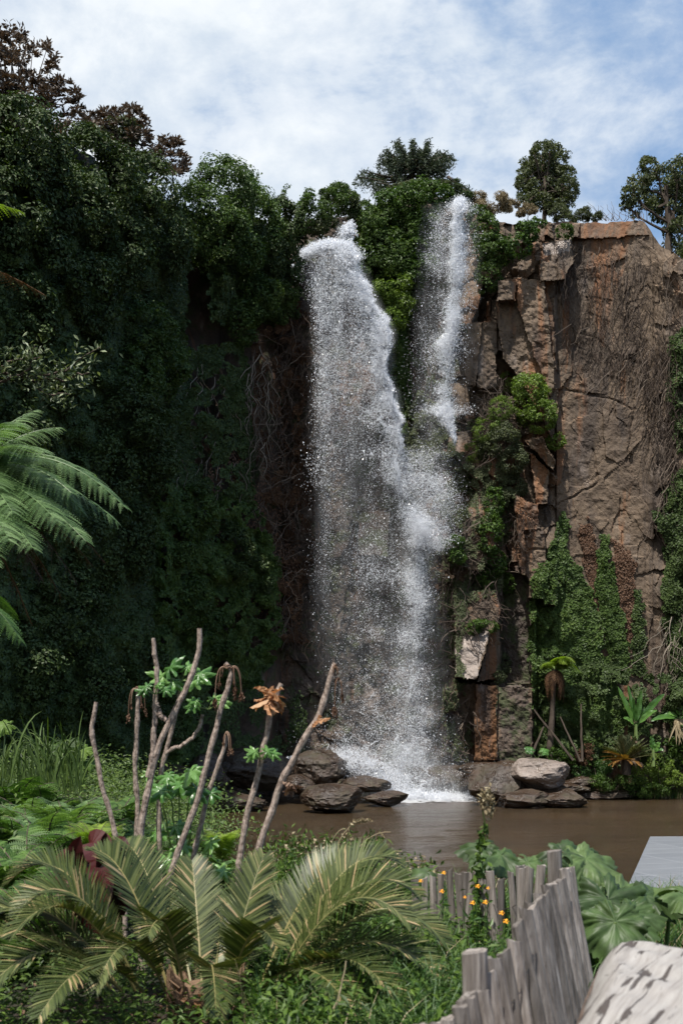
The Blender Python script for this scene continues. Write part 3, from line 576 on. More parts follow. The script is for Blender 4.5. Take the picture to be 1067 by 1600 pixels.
# the ivy sheet over the left wall and its bulging mounds
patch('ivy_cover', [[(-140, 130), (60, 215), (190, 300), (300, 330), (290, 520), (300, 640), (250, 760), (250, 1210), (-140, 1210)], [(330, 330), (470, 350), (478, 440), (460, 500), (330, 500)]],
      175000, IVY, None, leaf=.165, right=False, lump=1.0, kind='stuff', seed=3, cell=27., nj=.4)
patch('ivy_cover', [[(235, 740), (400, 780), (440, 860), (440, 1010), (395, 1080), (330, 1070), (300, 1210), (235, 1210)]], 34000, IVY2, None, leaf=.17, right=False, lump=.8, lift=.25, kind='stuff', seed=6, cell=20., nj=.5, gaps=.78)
LM = [
 ([(28, 235, 62, 75), (60, 300, 60, 60), (10, 330, 60, 70)], IVY, 'tall dark leafy mass at the far left edge of the wall, below the bronze tree'),
 ([(150, 262, 62, 55), (118, 330, 58, 62), (190, 330, 55, 60)], IVY, 'rounded dark green shrub mass left of the domed one on the left wall'),
 ([(225, 300, 52, 52), (240, 370, 55, 60), (170, 400, 60, 55)], IVY, 'dark leafy shoulder between the two biggest green domes of the left wall'),
 ([(345, 305, 62, 58), (320, 350, 56, 58), (385, 345, 50, 52), (350, 395, 62, 45)], IVY2, 'domed bright green shrub crowning the left wall'),
 ([(400, 395, 46, 40), (440, 350, 34, 36)], IVY, 'small dark shrub right of the green dome'),
 ([(392, 468, 48, 36), (372, 500, 38, 36), (430, 475, 30, 34)], IVY2, 'lit leafy mound overhanging the dark hollow'),
 ([(60, 430, 66, 60), (130, 460, 60, 62), (20, 500, 60, 70)], IVY, 'broad dark ivy bulge at mid height near the left edge'),
 ([(215, 520, 56, 46), (245, 570, 44, 50), (200, 590, 50, 50)], IVY2, 'ivy bulge with a sunlit crest left of the dark hollow'),
 ([(180, 660, 72, 60), (215, 720, 55, 60), (150, 740, 60, 60)], IVY, 'big hanging ivy bulge behind the tree fern'),
 ([(60, 600, 60, 50), (20, 700, 60, 70)], IVY, 'shaded ivy bulge right behind the crown of the tree fern'),
 ([(130, 860, 60, 60), (190, 840, 50, 60), (100, 960, 62, 70)], IVY, 'low dark ivy bulge beneath the tree fern fronds'),
 ([(30, 1040, 60, 60), (120, 1070, 60, 60)], IVY, 'dark ivy bulge just above the grass at lower left'),
 ([(290, 800, 46, 40), (265, 850, 40, 42)], IVY2, 'low ivy swelling under the root tangle, left of the bare brown rock'),
 ([(352, 862, 44, 46), (395, 900, 34, 40)], IVY, 'flat ivy swelling between the lower falls and the root tangle'),
 ([(285, 945, 50, 46), (330, 1000, 44, 44)], IVY2, 'ivy swelling right above the tips of the bare stems'),
 ([(215, 1040, 44, 50), (250, 1120, 44, 50)], IVY, 'ivy swelling down to the bank behind the forked bare stem'),
]
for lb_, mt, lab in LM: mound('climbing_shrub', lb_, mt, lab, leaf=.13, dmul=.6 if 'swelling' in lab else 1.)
mound('climbing_shrub', [(505, 325, 38, 28), (488, 345, 26, 20), (530, 315, 26, 24)], IVY2, 'dark green shrub above the lip of the left fall', right=True, off=1.4, leaf=.12)
mound('climbing_shrub', [(512, 358, 26, 12), (545, 322, 18, 22)], OLIVE, 'greyish shrub hanging right over the left fall lip', right=True, off=1.6, leaf=.11)
mound('climbing_shrub', [(655, 312, 52, 20), (620, 322, 36, 22), (685, 305, 24, 12)], IVYF, 'bright green ivy cap between the two falls under the flat topped conifer', right=True, off=1.2, leaf=.13, dens=1.1)
mound('climbing_shrub', [(585, 370, 40, 40), (600, 405, 42, 42), (570, 340, 26, 22), (590, 435, 32, 30)], IVY2, 'deep green ivy mass between the falls, beside the left fall crest', right=True, off=1.0, leaf=.13)
mound('climbing_shrub', [(645, 360, 32, 30), (650, 400, 30, 34), (635, 425, 30, 30)], IVYF, 'green ivy lobes beside the top of the right fall', right=True, off=1.0, leaf=.13)
mound('climbing_shrub', [(612, 452, 32, 26), (622, 478, 24, 22), (612, 500, 22, 16)], LIME, 'yellow green tuft hanging between the two falls', right=True, off=1.2, leaf=.11)
patch('ivy_cover', [[(560, 330), (690, 320), (672, 420), (655, 480), (640, 520), (645, 600), (640, 680), (625, 660), (600, 520), (575, 440)]], 16000, IVY2, None, leaf=.12, lump=.4, kind='stuff', seed=9)
patch('ivy_cover', [[(600, 560), (690, 540), (720, 700), (700, 760), (640, 740), (620, 640)]], 6000, OLIVE, None, leaf=.10, lump=.2, kind='stuff', seed=19, gaps=.9)
# right side of the right fall
mound('climbing_shrub', [(760, 362, 22, 26), (748, 340, 18, 16), (770, 392, 26, 26), (762, 432, 20, 26)], IVY2, 'dark ivy hanging just right of the right fall', right=True, off=.8, leaf=.12)
mound('cliff_shrub', [(822, 362, 20, 14), (808, 385, 24, 16), (783, 400, 20, 10), (838, 352, 14, 10)], IVYF, 'bright green shrub spilling over the cliff edge beside the pale block', right=True, off=.9, leaf=.15, cat='shrub')
mound('cliff_shrub', [(880, 362, 15, 10)], IVYF, 'small bright bush on the cliff edge right of the pale block', right=True, off=.7, leaf=.12, cat='shrub')
mound('cliff_shrub', [(826, 612, 26, 26), (845, 650, 22, 24), (815, 640, 26, 24), (868, 690, 15, 12)], LIME, 'yellow green bush clinging to the middle of the reddish cliff', right=True, off=.5, leaf=.10, cat='shrub')
mound('cliff_shrub', [(782, 640, 18, 20), (762, 672, 20, 20), (742, 705, 16, 18), (790, 600, 12, 18)], LIME, 'loose yellowish growth left of the yellow green bush on the cliff', right=True, off=.35, leaf=.08, cat='shrub', dens=.6, asp=.4)
mound('cliff_shrub', [(785, 690, 26, 28), (800, 720, 24, 18), (760, 700, 18, 18)], OLIVE, 'pale olive bush below the yellow green one on the cliff', right=True, off=.4, leaf=.09, cat='shrub')
mound('cliff_shrub', [(803, 762, 22, 20), (790, 780, 18, 14)], OLIVE, 'dry grey green tuft on the ledge below the olive bush', right=True, off=.4, leaf=.09, cat='shrub', asp=.3)
mound('cliff_shrub', [(770, 785, 16, 24), (764, 830, 14, 34), (775, 880, 13, 22), (760, 905, 16, 14), (790, 912, 12, 16)], IVYF, 'hanging green ferny growth down the dark crack of the cliff', right=True, off=.4, leaf=.13, cat='shrub')
mound('cliff_shrub', [(708, 850, 16, 14), (716, 870, 12, 12)], IVYF, 'small green tuft at the right edge of the falling water', right=True, off=.5, leaf=.10, cat='shrub')
mound('cliff_shrub', [(755, 978, 24, 8), (738, 985, 14, 6)], IVYF, 'low green fern on top of the pale sunlit block', right=True, off=.2, leaf=.09, cat='shrub')
mound('cliff_shrub', [(785, 1040, 12, 18), (780, 1058, 10, 10)], OLIVE, 'small tuft right of the pale sunlit block', right=True, off=.2, leaf=.10, cat='shrub', asp=.3)
patch('moss', [[(690, 700), (760, 640), (820, 700), (800, 800), (790, 920), (700, 960), (680, 900), (690, 760)]], 13000, OLIVE, None, leaf=.085, lump=.12, kind='stuff', seed=23, gaps=.92, cell=14)
patch('moss', [[(675, 940), (740, 900), (720, 1000), (730, 1100), (735, 1190), (690, 1190), (680, 1050)]], 7000, OLIVE, None, leaf=.08, lump=.1, kind='stuff', seed=29, gaps=.86, cell=14)
# ivy on the right wall
patch('ivy_curtain', [[(866, 830), (880, 796), (890, 812), (892, 860), (915, 905), (935, 960), (950, 1050), (985, 1110), (960, 1190), (838, 1190), (832, 1080), (826, 985), (828, 900), (850, 870)]], 24000, IVY2, 'tall pointed curtain of dark ivy right of the dark rock recess', leaf=.13, lump=.28, seed=33)
patch('ivy_curtain', [[(936, 840), (950, 838), (956, 900), (972, 960), (985, 1050), (960, 1060), (940, 990), (930, 930)]], 5500, IVY2, 'thin ivy tongue between two strips of brown dead ivy', leaf=.12, lump=.18, seed=37)
patch('ivy_curtain', [[(992, 920), (1002, 918), (1010, 1000), (1005, 1060), (985, 1050)]], 1500, IVY, 'small narrow ivy tongue right of the brown strips', leaf=.12, lump=.15, seed=38)
patch('ivy_curtain', [[(1036, 790), (1048, 740), (1100, 700), (1100, 1200), (1045, 1150), (1040, 1000), (1030, 930), (1042, 860), (1020, 800)]], 16000, IVY, 'dark ivy curtain at the right edge of the picture, below the dry vines', leaf=.13, lump=.3, seed=39)
patch('ivy_curtain', [[(1048, 520), (1100, 480), (1100, 720), (1056, 700), (1040, 620)]], 5000, IVY, 'dark ivy at the right edge, halfway up the cliff', leaf=.12, lump=.25, seed=40)
patch('dead_ivy', [[(902, 815), (918, 812), (940, 880), (938, 960), (925, 930), (912, 880)]], 2400, DEAD, 'left strip of brown dead ivy beside the pointed ivy curtain', leaf=.10, lump=.05, lift=.03, seed=42)
patch('dead_ivy', [[(955, 840), (985, 860), (1000, 950), (995, 1020), (978, 990), (962, 920)]], 3000, DEAD, 'right strip of brown dead ivy, halfway to the edge of the picture', leaf=.10, lump=.05, lift=.03, seed=43)
patch('undergrowth', [[(835, 1080), (900, 1020), (985, 1040), (1100, 1060), (1100, 1200), (840, 1205)]], 16000, IVY, None, leaf=.12, lump=.6, lift=.4, kind='stuff', seed=45, gaps=1.05)
patch('undergrowth', [[(240, 1110), (340, 1060), (480, 1090), (480, 1150), (420, 1190), (300, 1215), (240, 1215)]], 6000, IVY, None, leaf=.12, lump=.4, lift=.3, right=False, kind='stuff', seed=47, gaps=.9)
# tangles of stems and roots
def tangle(name, poly, n, length, rad, mt, right=True, off=.06, seed=1, kind='stuff', hor=.35, lab=None, spread=.25):
    mbm = MB(); q = np.array(poly, float); k = 0; r2 = np.random.RandomState(seed)
    while k < n:
        x, y = r2.uniform(q[:, 0].min(), q[:, 0].max()), r2.uniform(q[:, 1].min(), q[:, 1].max())
        if not inpoly(np.array([x]), np.array([y]), poly)[0]: continue
        k += 1; L = length*r2.uniform(.4, 1.3)/51*F; a = r2.normal()*hor; m = 9; s = np.linspace(0, 1, m)
        xs_ = x+np.sin(a)*L*s+L*.16*fbm(s*4, k*1.7, 0, seed, 2); ys_ = y+np.cos(a)*L*s+L*.05*fbm(s*5, k*2.7, 0, seed+1, 2)
        d = (cdep(xs_, ys_) if right else ldep(xs_)); d = np.minimum.accumulate(d*0+np.median(d)) if right else d
        pts = PV(xs_, ys_, d-off-r2.uniform(0, spread)); tube(mbm, pts, rad*r2.uniform(.6, 1.5)*np.linspace(1, .5, m), 3, r2.rand(), cap=False)
    return tag(mbm.build(name, mt), lab, None, None, kind)
tangle('dry_vines', [(868, 380), (1020, 380), (1060, 420), (1060, 520), (1010, 620), (960, 560), (900, 540), (880, 500)], 330, 2.4, .012, TWIG, seed=51, hor=.25)
tangle('dry_vines', [(1000, 540), (1067, 480), (1067, 760), (1040, 780), (1015, 640)], 240, 2.2, .015, TWIG, seed=52, hor=.3)
tangle('dry_vines', [(745, 610), (800, 600), (790, 700), (750, 690)], 170, 1.3, .016, TWIG, seed=53, hor=1.2, off=.35)
tangle('dry_vines', [(790, 790), (825, 780), (820, 850), (800, 870)], 60, 1.2, .015, TWIG, seed=54, hor=.5, off=.2)
tangle('dry_vines', [(680, 820), (780, 800), (780, 980), (670, 990)], 170, 1.6, .020, TWIG, seed=55, hor=.7, off=.1)
tangle('dry_vines', [(680, 985), (708, 990), (708, 1070), (738, 1080), (735, 1180), (690, 1190)], 100, 1.5, .022, TWIG, seed=56, hor=.6, off=.1)
tangle('dry_vines', [(400, 500), (500, 480), (500, 1000), (430, 1000), (390, 760)], 300, 2.0, .017, TWIG, right=False, seed=57, hor=.6, off=.35, spread=.5)
tangle('dry_vines', [(424, 470), (492, 480), (490, 1000), (430, 1000)], 520, 1.4, .014, TWIG, seed=157, hor=.8, off=.1, spread=.5)
patch('dead_leaf_scatter', [[(424, 450), (495, 480), (485, 1010), (424, 1000)]], 9000, DEADF, None, leaf=.11, lump=.2, lift=.1, kind='stuff', seed=148, gaps=1.)
tangle('hanging_roots', [(385, 545), (430, 540), (425, 680), (380, 760)], 34, 2.0, .022, ROOTM, right=False, seed=58, hor=.3, off=.6, spread=.5)
tangle('hanging_roots', [(280, 540), (350, 540), (400, 760), (270, 740)], 34, 2.0, .018, ROOTM, right=False, seed=59, hor=.4, off=.4, spread=.5)
tangle('dry_vines', [(640, 450), (690, 450), (690, 560), (650, 580)], 60, 2.4, .022, TWIG, seed=60, hor=.1, off=.15)
tangle('hanging_roots', [(1030, 960), (1067, 950), (1067, 1040), (1040, 1060)], 26, 1.8, .02, ROOTM, seed=61, hor=.6, off=.5)
patch('sparse_growth', [[(270, 540), (385, 540), (400, 700), (395, 800), (250, 760)]], 18000, IVY, None, leaf=.15, nj=.5, right=False, lump=.5, lift=.3, kind='stuff', seed=49, gaps=.72, cell=22)
patch('dead_leaf_scatter', [[(395, 480), (470, 500), (470, 1010), (425, 1010), (405, 800)]], 9000, DEADF, None, leaf=.12, right=False, lump=.35, lift=.25, kind='stuff', seed=248, gaps=1.1, cell=16)
patch('dead_leaf_scatter', [[(300, 640), (440, 600), (480, 1010), (380, 1000), (330, 760)]], 4500, DEAD, None, leaf=.10, right=False, lump=.1, lift=.3, kind='stuff', seed=48, gaps=.8)

# ------------------------------------------------------------ trees and bushes on the rim
def tree(name, base, trunk_to, blobs, leaf, mt, label, cat='tree', trad=.16, dens=1., asp=.5, back=None, rsub=.35, group=None, upb=.3, branch=True):
    """blobs: centre, radii ; trunk and limbs reach into each blob"""
    base = np.asarray(base, float); e = empty(name, base, label, cat, group); tb = MB(); cb = MB()
    top = np.asarray(trunk_to, float); tp = wander(np.array([base-np.array([0, 0, .6]), (base+top)/2, top]), 10, .12, rs.randint(99)); tube(tb, tp, np.linspace(trad, trad*.45, 10), 7)
    for c, R in blobs:
        c = np.asarray(c, float); R = np.broadcast_to(np.asarray(R, float), (3,)); j = rs.randint(4, 10)
        if branch:
            lp = wander(np.array([tp[j], (tp[j]*.4+c*.6)+np.array([0, 0, -.1]), c]), 8, .12, rs.randint(99)); tube(tb, lp, np.linspace(trad*.38, trad*.1, 8), 5)
            for q in range(5):
                d = rdir(1)[0]*R*.85; tube(tb, wander(np.array([lp[4+q % 3], c+d*.5, c+d]), 6, .06, rs.randint(99)), np.linspace(trad*.14, trad*.04, 6), 4, cap=False)
        Rm = R.mean(); area = 4*math.pi*Rm**2; nsub = int(max(22, 34*Rm)); per = area*dens*1.6/(leaf*leaf*asp*.5)/nsub
        bulge(cb, c, R, nsub, per, leaf, rsub*1.15, -.8, asp, back=back, upb=upb, jit=.6)
    tb.build('trunk', BARK, e); cb.build('crown', mt, e); return e
def PB(lst, d, dz=.0, ry=.8): # pixel blobs to metres, spread in depth
    out = []
    for i, (px, py, rx, rz) in enumerate(lst):
        dd = d+dz*(rs.rand()-.5)*2; out.append((P(px, py, dd), (rx*dd/F, (rx+rz)*.5*ry*dd/F, rz*dd/F)))
    return out
# bronze tree, two crowns of loose leaf rosettes
def loose_tree(name, base, top, outline, nb, leaf, mt, label, d, dz, per=26):
    base = np.asarray(base, float); e = empty(name, base, label, 'tree'); tb = MB(); cb = MB(); top = np.asarray(top, float)
    tp = wander(np.array([base-np.array([0, 0, .6]), (base+top)/2, top]), 12, .25, 3); tube(tb, tp, np.linspace(.22, .07, 12), 7)
    q = np.array(outline, float); k = 0
    while k < nb:
        x, y = rs.uniform(q[:, 0].min(), q[:, 0].max()), rs.uniform(q[:, 1].min(), q[:, 1].max())
        if not inpoly(np.array([x]), np.array([y]), outline)[0]: continue
        k += 1; c = P(x, y, d+rs.normal()*dz)
        if k % 3 == 0:
            j = rs.randint(3, 12); tube(tb, wander(np.array([tp[j], tp[j]*.45+c*.55+np.array([0, 0, -.25]), c]), 8, .15, k), np.linspace(.05, .012, 8), 4, cap=False)
        n_ = int(per*rs.uniform(.5, 1.4)); D = rdir(n_); D[:, 2] = np.abs(D[:, 2])*.8+D[:, 2]*.2; r = rs.uniform(.12, .34)
        leaves(cb, c+D*r*(.4+.6*rs.rand(n_, 1)), np.cross(D, rdir(n_))+np.array([0, 0, .3]), leaf, .42, .0, rnd=np.clip(rs.rand()*.5+rs.rand(n_)*.5, 0, 1), dirs=D*2)
    tb.build('trunk', BARK, e); cb.build('crown', mt, e); return e
loose_tree('bronze_tree', P(20, 330, 41), P(25, 140, 41), [(-60, 20), (5, 36), (30, 50), (62, 66), (82, 62), (80, 86), (98, 108), (116, 138), (140, 170), (150, 205), (130, 235), (95, 240), (40, 215), (-60, 180)], 330, .20, BRONZE, 'bronze leaved loose tree against the sky at the top left corner', 41, 1.0)
loose_tree('bronze_tree', P(185, 320, 43), P(200, 215, 43), [(135, 180), (165, 172), (205, 165), (222, 176), (232, 196), (240, 215), (262, 215), (280, 222), (292, 250), (292, 272), (262, 275), (225, 255), (180, 225), (140, 215)], 170, .19, BRONZE, 'smaller bronze leaved tree between the corner tree and the green dome', 43, .8)
tree('rim_shrub', P(170, 235, 42), P(160, 205, 42), PB([(185, 205, 34, 26), (160, 225, 36, 24)], 42.2, .4), .13, OLIVE, 'olive shrub in front of the smaller bronze tree', 'shrub', .06)
# flat topped conifer
base = P(640, 306, 54); e = empty('flat_topped_conifer', base, 'wide flat topped dark conifer on the rim between the falls', 'conifer'); tb = MB(); cb = MB()
tp = wander(np.array([base-np.array([0, 0, .8]), P(642, 282, 54), P(645, 266, 54), P(648, 248, 54)]), 12, .06, 5); tube(tb, tp, np.linspace(.26, .07, 12), 7)
tiers = [((646, 262), (655, 236), 10), ((646, 266), (640, 240), 10), ((645, 268), (622, 262), 10), ((646, 268), (670, 258), 10), ((644, 272), (660, 270), 10), ((643, 276), (625, 278), 10), ((646, 262), (612, 242), 10), ((646, 262), (682, 240), 10), ((646, 262), (604, 234), 14), ((646, 258), (622, 222), 10), ((646, 256), (645, 219), 10), ((646, 258), (668, 221), 12), ((646, 262), (694, 236), 14), ((646, 262), (702, 246), 12), ((644, 266), (598, 248), 14), ((644, 268), (690, 262), 12), ((643, 276), (572, 268), 15), ((641, 280), (566, 278), 16), ((641, 284), (590, 288), 10), ((646, 262), (630, 232), 14), ((646, 262), (665, 236), 14), ((646, 264), (680, 246), 14), ((644, 266), (615, 252), 14), ((650, 276), (708, 282), 8), ((700, 276), (725, 296), 8)]
for i, (a, b2, th) in enumerate(tiers):
    for s_ in (-1, 0, 1):
        A = P(*a, 54); B = P(b2[0]+(b2[0]-645)*.05, b2[1]+rs.uniform(-3, 3), 54+s_*1.2+rs.normal()*.3); M = (A+B)/2+np.array([0, 0, -.15])
        bp = wander(np.array([A, M, B]), 14, .12, i*7+s_+20); tube(tb, bp, np.linspace(.07, .015, 14), 4, cap=False)
        for j in range(6, 14):
            for sd in (-1, 1):
                n_ = 10; u = rs.rand(n_, 1); dr_ = nrm(np.array([[(B-A)[0]*.45+rs.normal()*.2, sd*rs.uniform(.3, 1.), -.12+rs.normal()*.1]])); L = rs.uniform(.35, .85)*(1.25-j/15.)
                C = bp[j]+dr_*u*L+rs.normal(size=(n_, 3))*.07-np.array([0, 0, .45])*u**2
                leaves(cb, C, np.array([0, 0, 1.])+rs.normal(size=(n_, 3))*.9, .17, .3, .1, rnd=rs.rand(n_))
tb.build('trunk', BARK, e); cb.build('crown', CEDAR, e)
# round evergreen
tree('round_evergreen', P(850, 338, 54), P(850, 255, 54), PB([(848, 278, 28, 30), (846, 252, 20, 26), (858, 236, 10, 16), (828, 262, 14, 12), (884, 272, 16, 12), (892, 300, 12, 14), (812, 286, 8, 10), (862, 240, 16, 16), (838, 285, 26, 26), (870, 285, 24, 24), (845, 232, 12, 14), (872, 262, 20, 24), (828, 268, 20, 22), (852, 290, 34, 24), (886, 290, 16, 22), (822, 296, 18, 18), (870, 310, 24, 18), (850, 318, 26, 14), (826, 312, 18, 14), (884, 316, 14, 12), (835, 240, 8, 12), (838, 312, 20, 12)], 54, .8), .15, OLIVE, 'rounded grey green evergreen standing alone on the rim right of the falls', trad=.12, dens=.6, rsub=.34)
tree('large_evergreen', P(1045, 400, 53), P(1040, 290, 53), PB([(1030, 290, 30, 30), (1000, 285, 18, 18), (985, 302, 14, 14), (1020, 262, 22, 16), (1060, 270, 26, 22), (1085, 300, 34, 40), (1050, 325, 34, 26), (1000, 320, 26, 14), (1066, 365, 26, 30), (1090, 400, 30, 36), (975, 322, 8, 8)], 53, 1.2), .17, OLIVE, 'large evergreen cut by the right edge of the picture', trad=.2, dens=.85, rsub=.36)
RB = [([(532, 300, 16, 16), (520, 310, 12, 12), (548, 312, 14, 12)], OLIVE, 'spiky grey green bush left of the flat topped conifer'),
 ([(655, 298, 34, 12), (620, 300, 20, 10), (690, 290, 16, 8)], OLIVE, 'low pale brush beneath the flat topped conifer'),
 ([(712, 292, 10, 12), (728, 312, 12, 14)], IVY, 'dark little bush over the top of the right fall'),
 ([(770, 318, 30, 14), (745, 312, 14, 12), (795, 322, 16, 10)], STRAW, 'dry straw coloured brush on the rim right of the right fall'),
 ([(868, 332, 15, 12)], OLIVE, 'small bush at the foot of the round evergreen'),
 ([(900, 335, 26, 9), (930, 340, 16, 6)], OLIVE, 'low scrub on the rim right of the round evergreen'),
 ([(822, 330, 16, 10)], STRAW, 'dry tuft at the left foot of the round evergreen')]
for bl, mt, lab in RB: tree('rim_bush', P(bl[0][0], bl[0][1]+14, 52.5), P(bl[0][0], bl[0][1], 52.5), PB(bl, 52.3, .3), .10, mt, lab, 'bush', .03, dens=1.2, asp=.35)
tw = MB()
for k in range(26):
    x = rs.uniform(930, 1010); A = P(x, 345, 52); B = P(x+rs.normal()*14, 345-rs.uniform(8, 32), 52); tube(tw, wander(np.array([A, (A+B)/2, B]), 7, .12, k), np.linspace(.018, .006, 7), 3, rs.rand(), cap=False)
tag(tw.build('bare_twigs', TWIG, loc=tuple(P(970, 348, 52))), 'bare dry twigs on the rim between the two evergreens', 'twigs')
# leafy sprays poking up from the left wall
for (x, y, lab) in ((400, 268, 'thin sprig sticking up at the right of the green dome'), (445, 296, 'thin sprig sticking up between the dome and the left fall')):
    sp_ = MB()
    for q in range(5):
        A = P(x-4+rs.uniform(-6, 6), y+22, ldep(x)-.3); B = P(x+rs.uniform(-8, 10), y+rs.uniform(-12, 8), ldep(x)-.3); w_ = wander(np.array([A, (A+B)/2, B]), 10, .08, q+x); tube(sp_, w_, .012, 3, .2)
        leaves(sp_, w_[3:].repeat(4, 0)+rs.normal(size=(28, 3))*.05, rdir(28), .11, .6)
    tag(sp_.build('leafy_sprig', IVY2, loc=tuple(P(x, y+22, ldep(x)-.3))), lab, 'sprig')
# pale variegated branch on the left wall
e = empty('glossy_branch', P(20, 640, 29), 'branches with pale glossy leaves above the tree fern at left', 'branch'); tb = MB(); cb = MB()
for (A, B) in (((-10, 600), (155, 548)), ((-10, 590), (70, 560)), ((60, 590), (140, 585)), ((0, 575), (60, 540)), ((40, 590), (110, 620))):
    w_ = wander(np.array([P(*A, 29), P((A[0]+B[0])/2, (A[1]+B[1])/2+8, 28.6), P(*B, 28.4)]), 16, .2, int(A[0]+B[1])); tube(tb, w_, np.linspace(.05, .015, 16), 4)
    for j in range(4, 16):
        n_ = 13; C = w_[j]+rs.normal(size=(n_, 3))*np.array([.22, .25, .16]); leaves(cb, C, rdir(n_)+np.array([0, -.3, .6]), .17, .38, .1)
tb.build('stem', BARK, e); cb.build('foliage', leafmat('pale_glossy_leaves', [(0, (.03, .05, .02)), (.6, (.09, .12, .06)), (1, (.30, .34, .20))], .5, .15, .3), e)
# ------------------------------------------------------------ frond, blade and leaf builders
def frond(lb, rb, A, B, C, n, Lmax, w, Nref, a0=68, a1=30, lift=.15, droop=.25, prof=None, rr=.01, sub=0, r0=None, start=.12, jit=.06, segs=2, tone=None):
    """pinnate leaf along a bezier; sub > 0 makes every pinna a comb of small leaflets"""
    A, B, C = map(lambda v: np.asarray(v, float), (A, B, C)); pts = bez(A, B, C, 24); tube(rb, pts, np.linspace(rr, rr*.25, 24), 5, r0)
    t = np.linspace(start, .985, n); t = np.repeat(t, 2)+rs.normal(size=2*n)*.15/n; t = np.clip(t, 0, 1)[:, None]; sd = np.tile([1, -1], n)[:, None]
    p = (1-t)**2*A+2*t*(1-t)*B+t*t*C; T = nrm(2*(1-t)*(B-A)+2*t*(C-B)); Nr = np.asarray(Nref, float)[None]; Nn = nrm(Nr-(Nr*T).sum(1, keepdims=True)*T); S = np.cross(T, Nn)
    an = np.radians(a0+(a1-a0)*t+rs.normal(size=t.shape)*60*jit*.6); D = nrm(T*np.cos(an)+S*sd*np.sin(an)+Nn*(lift+rs.normal(size=t.shape)*jit))
    L = Lmax*(np.sin(np.clip(t, 0, 1)**.62*math.pi*.97)**.75+.04 if prof is None else prof(t))*(1+rs.normal(size=t.shape)*jit); Wd = nrm(np.cross(D, Nn)); dn = np.array([0, 0, -1.])
    rv = (rs.rand(2*n) if tone is None else np.clip(tone+rs.normal(size=2*n)*.2, 0, 1))
    if not sub:
        us = np.linspace(0, 1, segs+1); V = []
        for u in us[:-1]:
            ww = w*(.75 if u == 0 else math.sqrt(max(0, 1-u**2.2)))*.5; q = p+D*L*u+dn*L*droop*u*u; V += [q-Wd*ww, q+Wd*ww]
        V.append(p+D*L+dn*L*droop); V = np.stack(V, 1); m = V.shape[1]; i = np.arange(2*n)*m
        base = lb.n
        for k in range(segs-1): 
            pass
        lb.add(V, np.concatenate([np.stack([i+2*k, i+2*k+1, i+2*k+3, i+2*k+2], 1) for k in range(segs-1)]), np.repeat(rv, m))
        k = segs-1; lb.add(np.zeros((0, 3)), np.stack([i+2*k, i+2*k+1, i+m-1], 1)+base-lb.n, [])
    else:
        u = np.tile(np.repeat(np.linspace(.04, .97, sub), 2)[None], (2*n, 1)); s2 = np.tile(np.tile([1, -1], sub)[None], (2*n, 1))[..., None]; u = u[..., None]
        q = p[:, None]+D[:, None]*L[:, None]*u+dn*L[:, None]*droop*u*u; dd = nrm(D[:, None]*.5+Wd[:, None]*s2*.85+dn*.15); l2 = w*(1-u*.86)*(.55+.45*np.minimum(1, L[:, None]/Lmax))
        sp = (L[:, None]/sub)*.55; V = np.stack([q-D[:, None]*sp*.8, q+dd*l2+D[:, None]*l2*.25, q+D[:, None]*sp*.8], 2).reshape(-1, 3); i = np.arange(len(V)//3)*3
        lb.add(V, np.stack([i, i+1, i+2], 1), np.repeat(rv, sub*6))
def strap(mb, A, B, C, w, Nref, seg=12, fold=.25, tone=None, prof=None, wave=0., nick=0., m=0):
    pts = bez(A, B, C, seg+1); T = nrm(np.gradient(pts, axis=0)); Nr = np.asarray(Nref, float); Nn = nrm(Nr-(T@Nr)[:, None]*T); S = np.cross(T, Nn); t = np.linspace(0, 1, seg+1)
    ww = w*.5*(np.sin(np.clip(t*.97+.03, 0, 1)**.8*math.pi)**.6 if prof is None else prof(t)); ww = np.maximum(ww, .0006)
    wv = wave*w*np.sin(t*23+rs.rand()*6); r = np.concatenate([np.full(seg+1, rs.rand() if tone is None else tone)]*3)
    e1 = pts-S*ww[:, None]*(1-nick*rs.rand(seg+1, 1))+Nn*(ww*fold+wv)[:, None]; e2 = pts+S*ww[:, None]*(1-nick*rs.rand(seg+1, 1))+Nn*(ww*fold-wv)[:, None]
    V = np.concatenate([e1, pts, e2]); i = np.arange(seg); k = seg+1; mb.add(V, np.concatenate([np.stack([i, i+1, i+k+1, i+k], 1), np.stack([i+k, i+k+1, i+2*k+1, i+2*k], 1)]), r, m)
def grass(mb, c, n, h, spread, w=.008, lean=.5, tone=None):
    c = np.asarray(c, float); a = rs.rand(n)*6.283; r = spread*np.sqrt(rs.rand(n)); b = c+np.stack([np.cos(a)*r, np.sin(a)*r, np.zeros(n)], 1)
    hh = h*(.5+.7*rs.rand(n)); a2 = a+rs.normal(size=n)*.9; l = lean*rs.rand(n)*hh; D = np.stack([np.cos(a2), np.sin(a2), 0*a2], 1); S = np.stack([-np.sin(a2+.6), np.cos(a2+.6), 0*a2], 1)
    V = []
    for u, wf in ((0, 1), (.4, .85), (.75, .5)):
        q = b+np.array([0, 0, 1.])*(hh*u*(1-.12*u*lean))[:, None]+D*(l*u*u)[:, None]; V += [q-S*w*.5*wf, q+S*w*.5*wf]
    V.append(b+np.array([0, 0, 1.])*(hh*(1-.22*lean))[:, None]+D*(l)[:, None]); V = np.stack(V, 1); i = np.arange(n)*7; base = mb.n
    mb.add(V, np.concatenate([np.stack([i, i+1, i+3, i+2], 1), np.stack([i+2, i+3, i+5, i+4], 1)]), np.repeat(rs.rand(n) if tone is None else np.clip(tone+rs.normal(size=n)*.15, 0, 1), 7))
    mb.add(np.zeros((0, 3)), np.stack([i+4, i+5, i+6], 1)+base-mb.n, [])
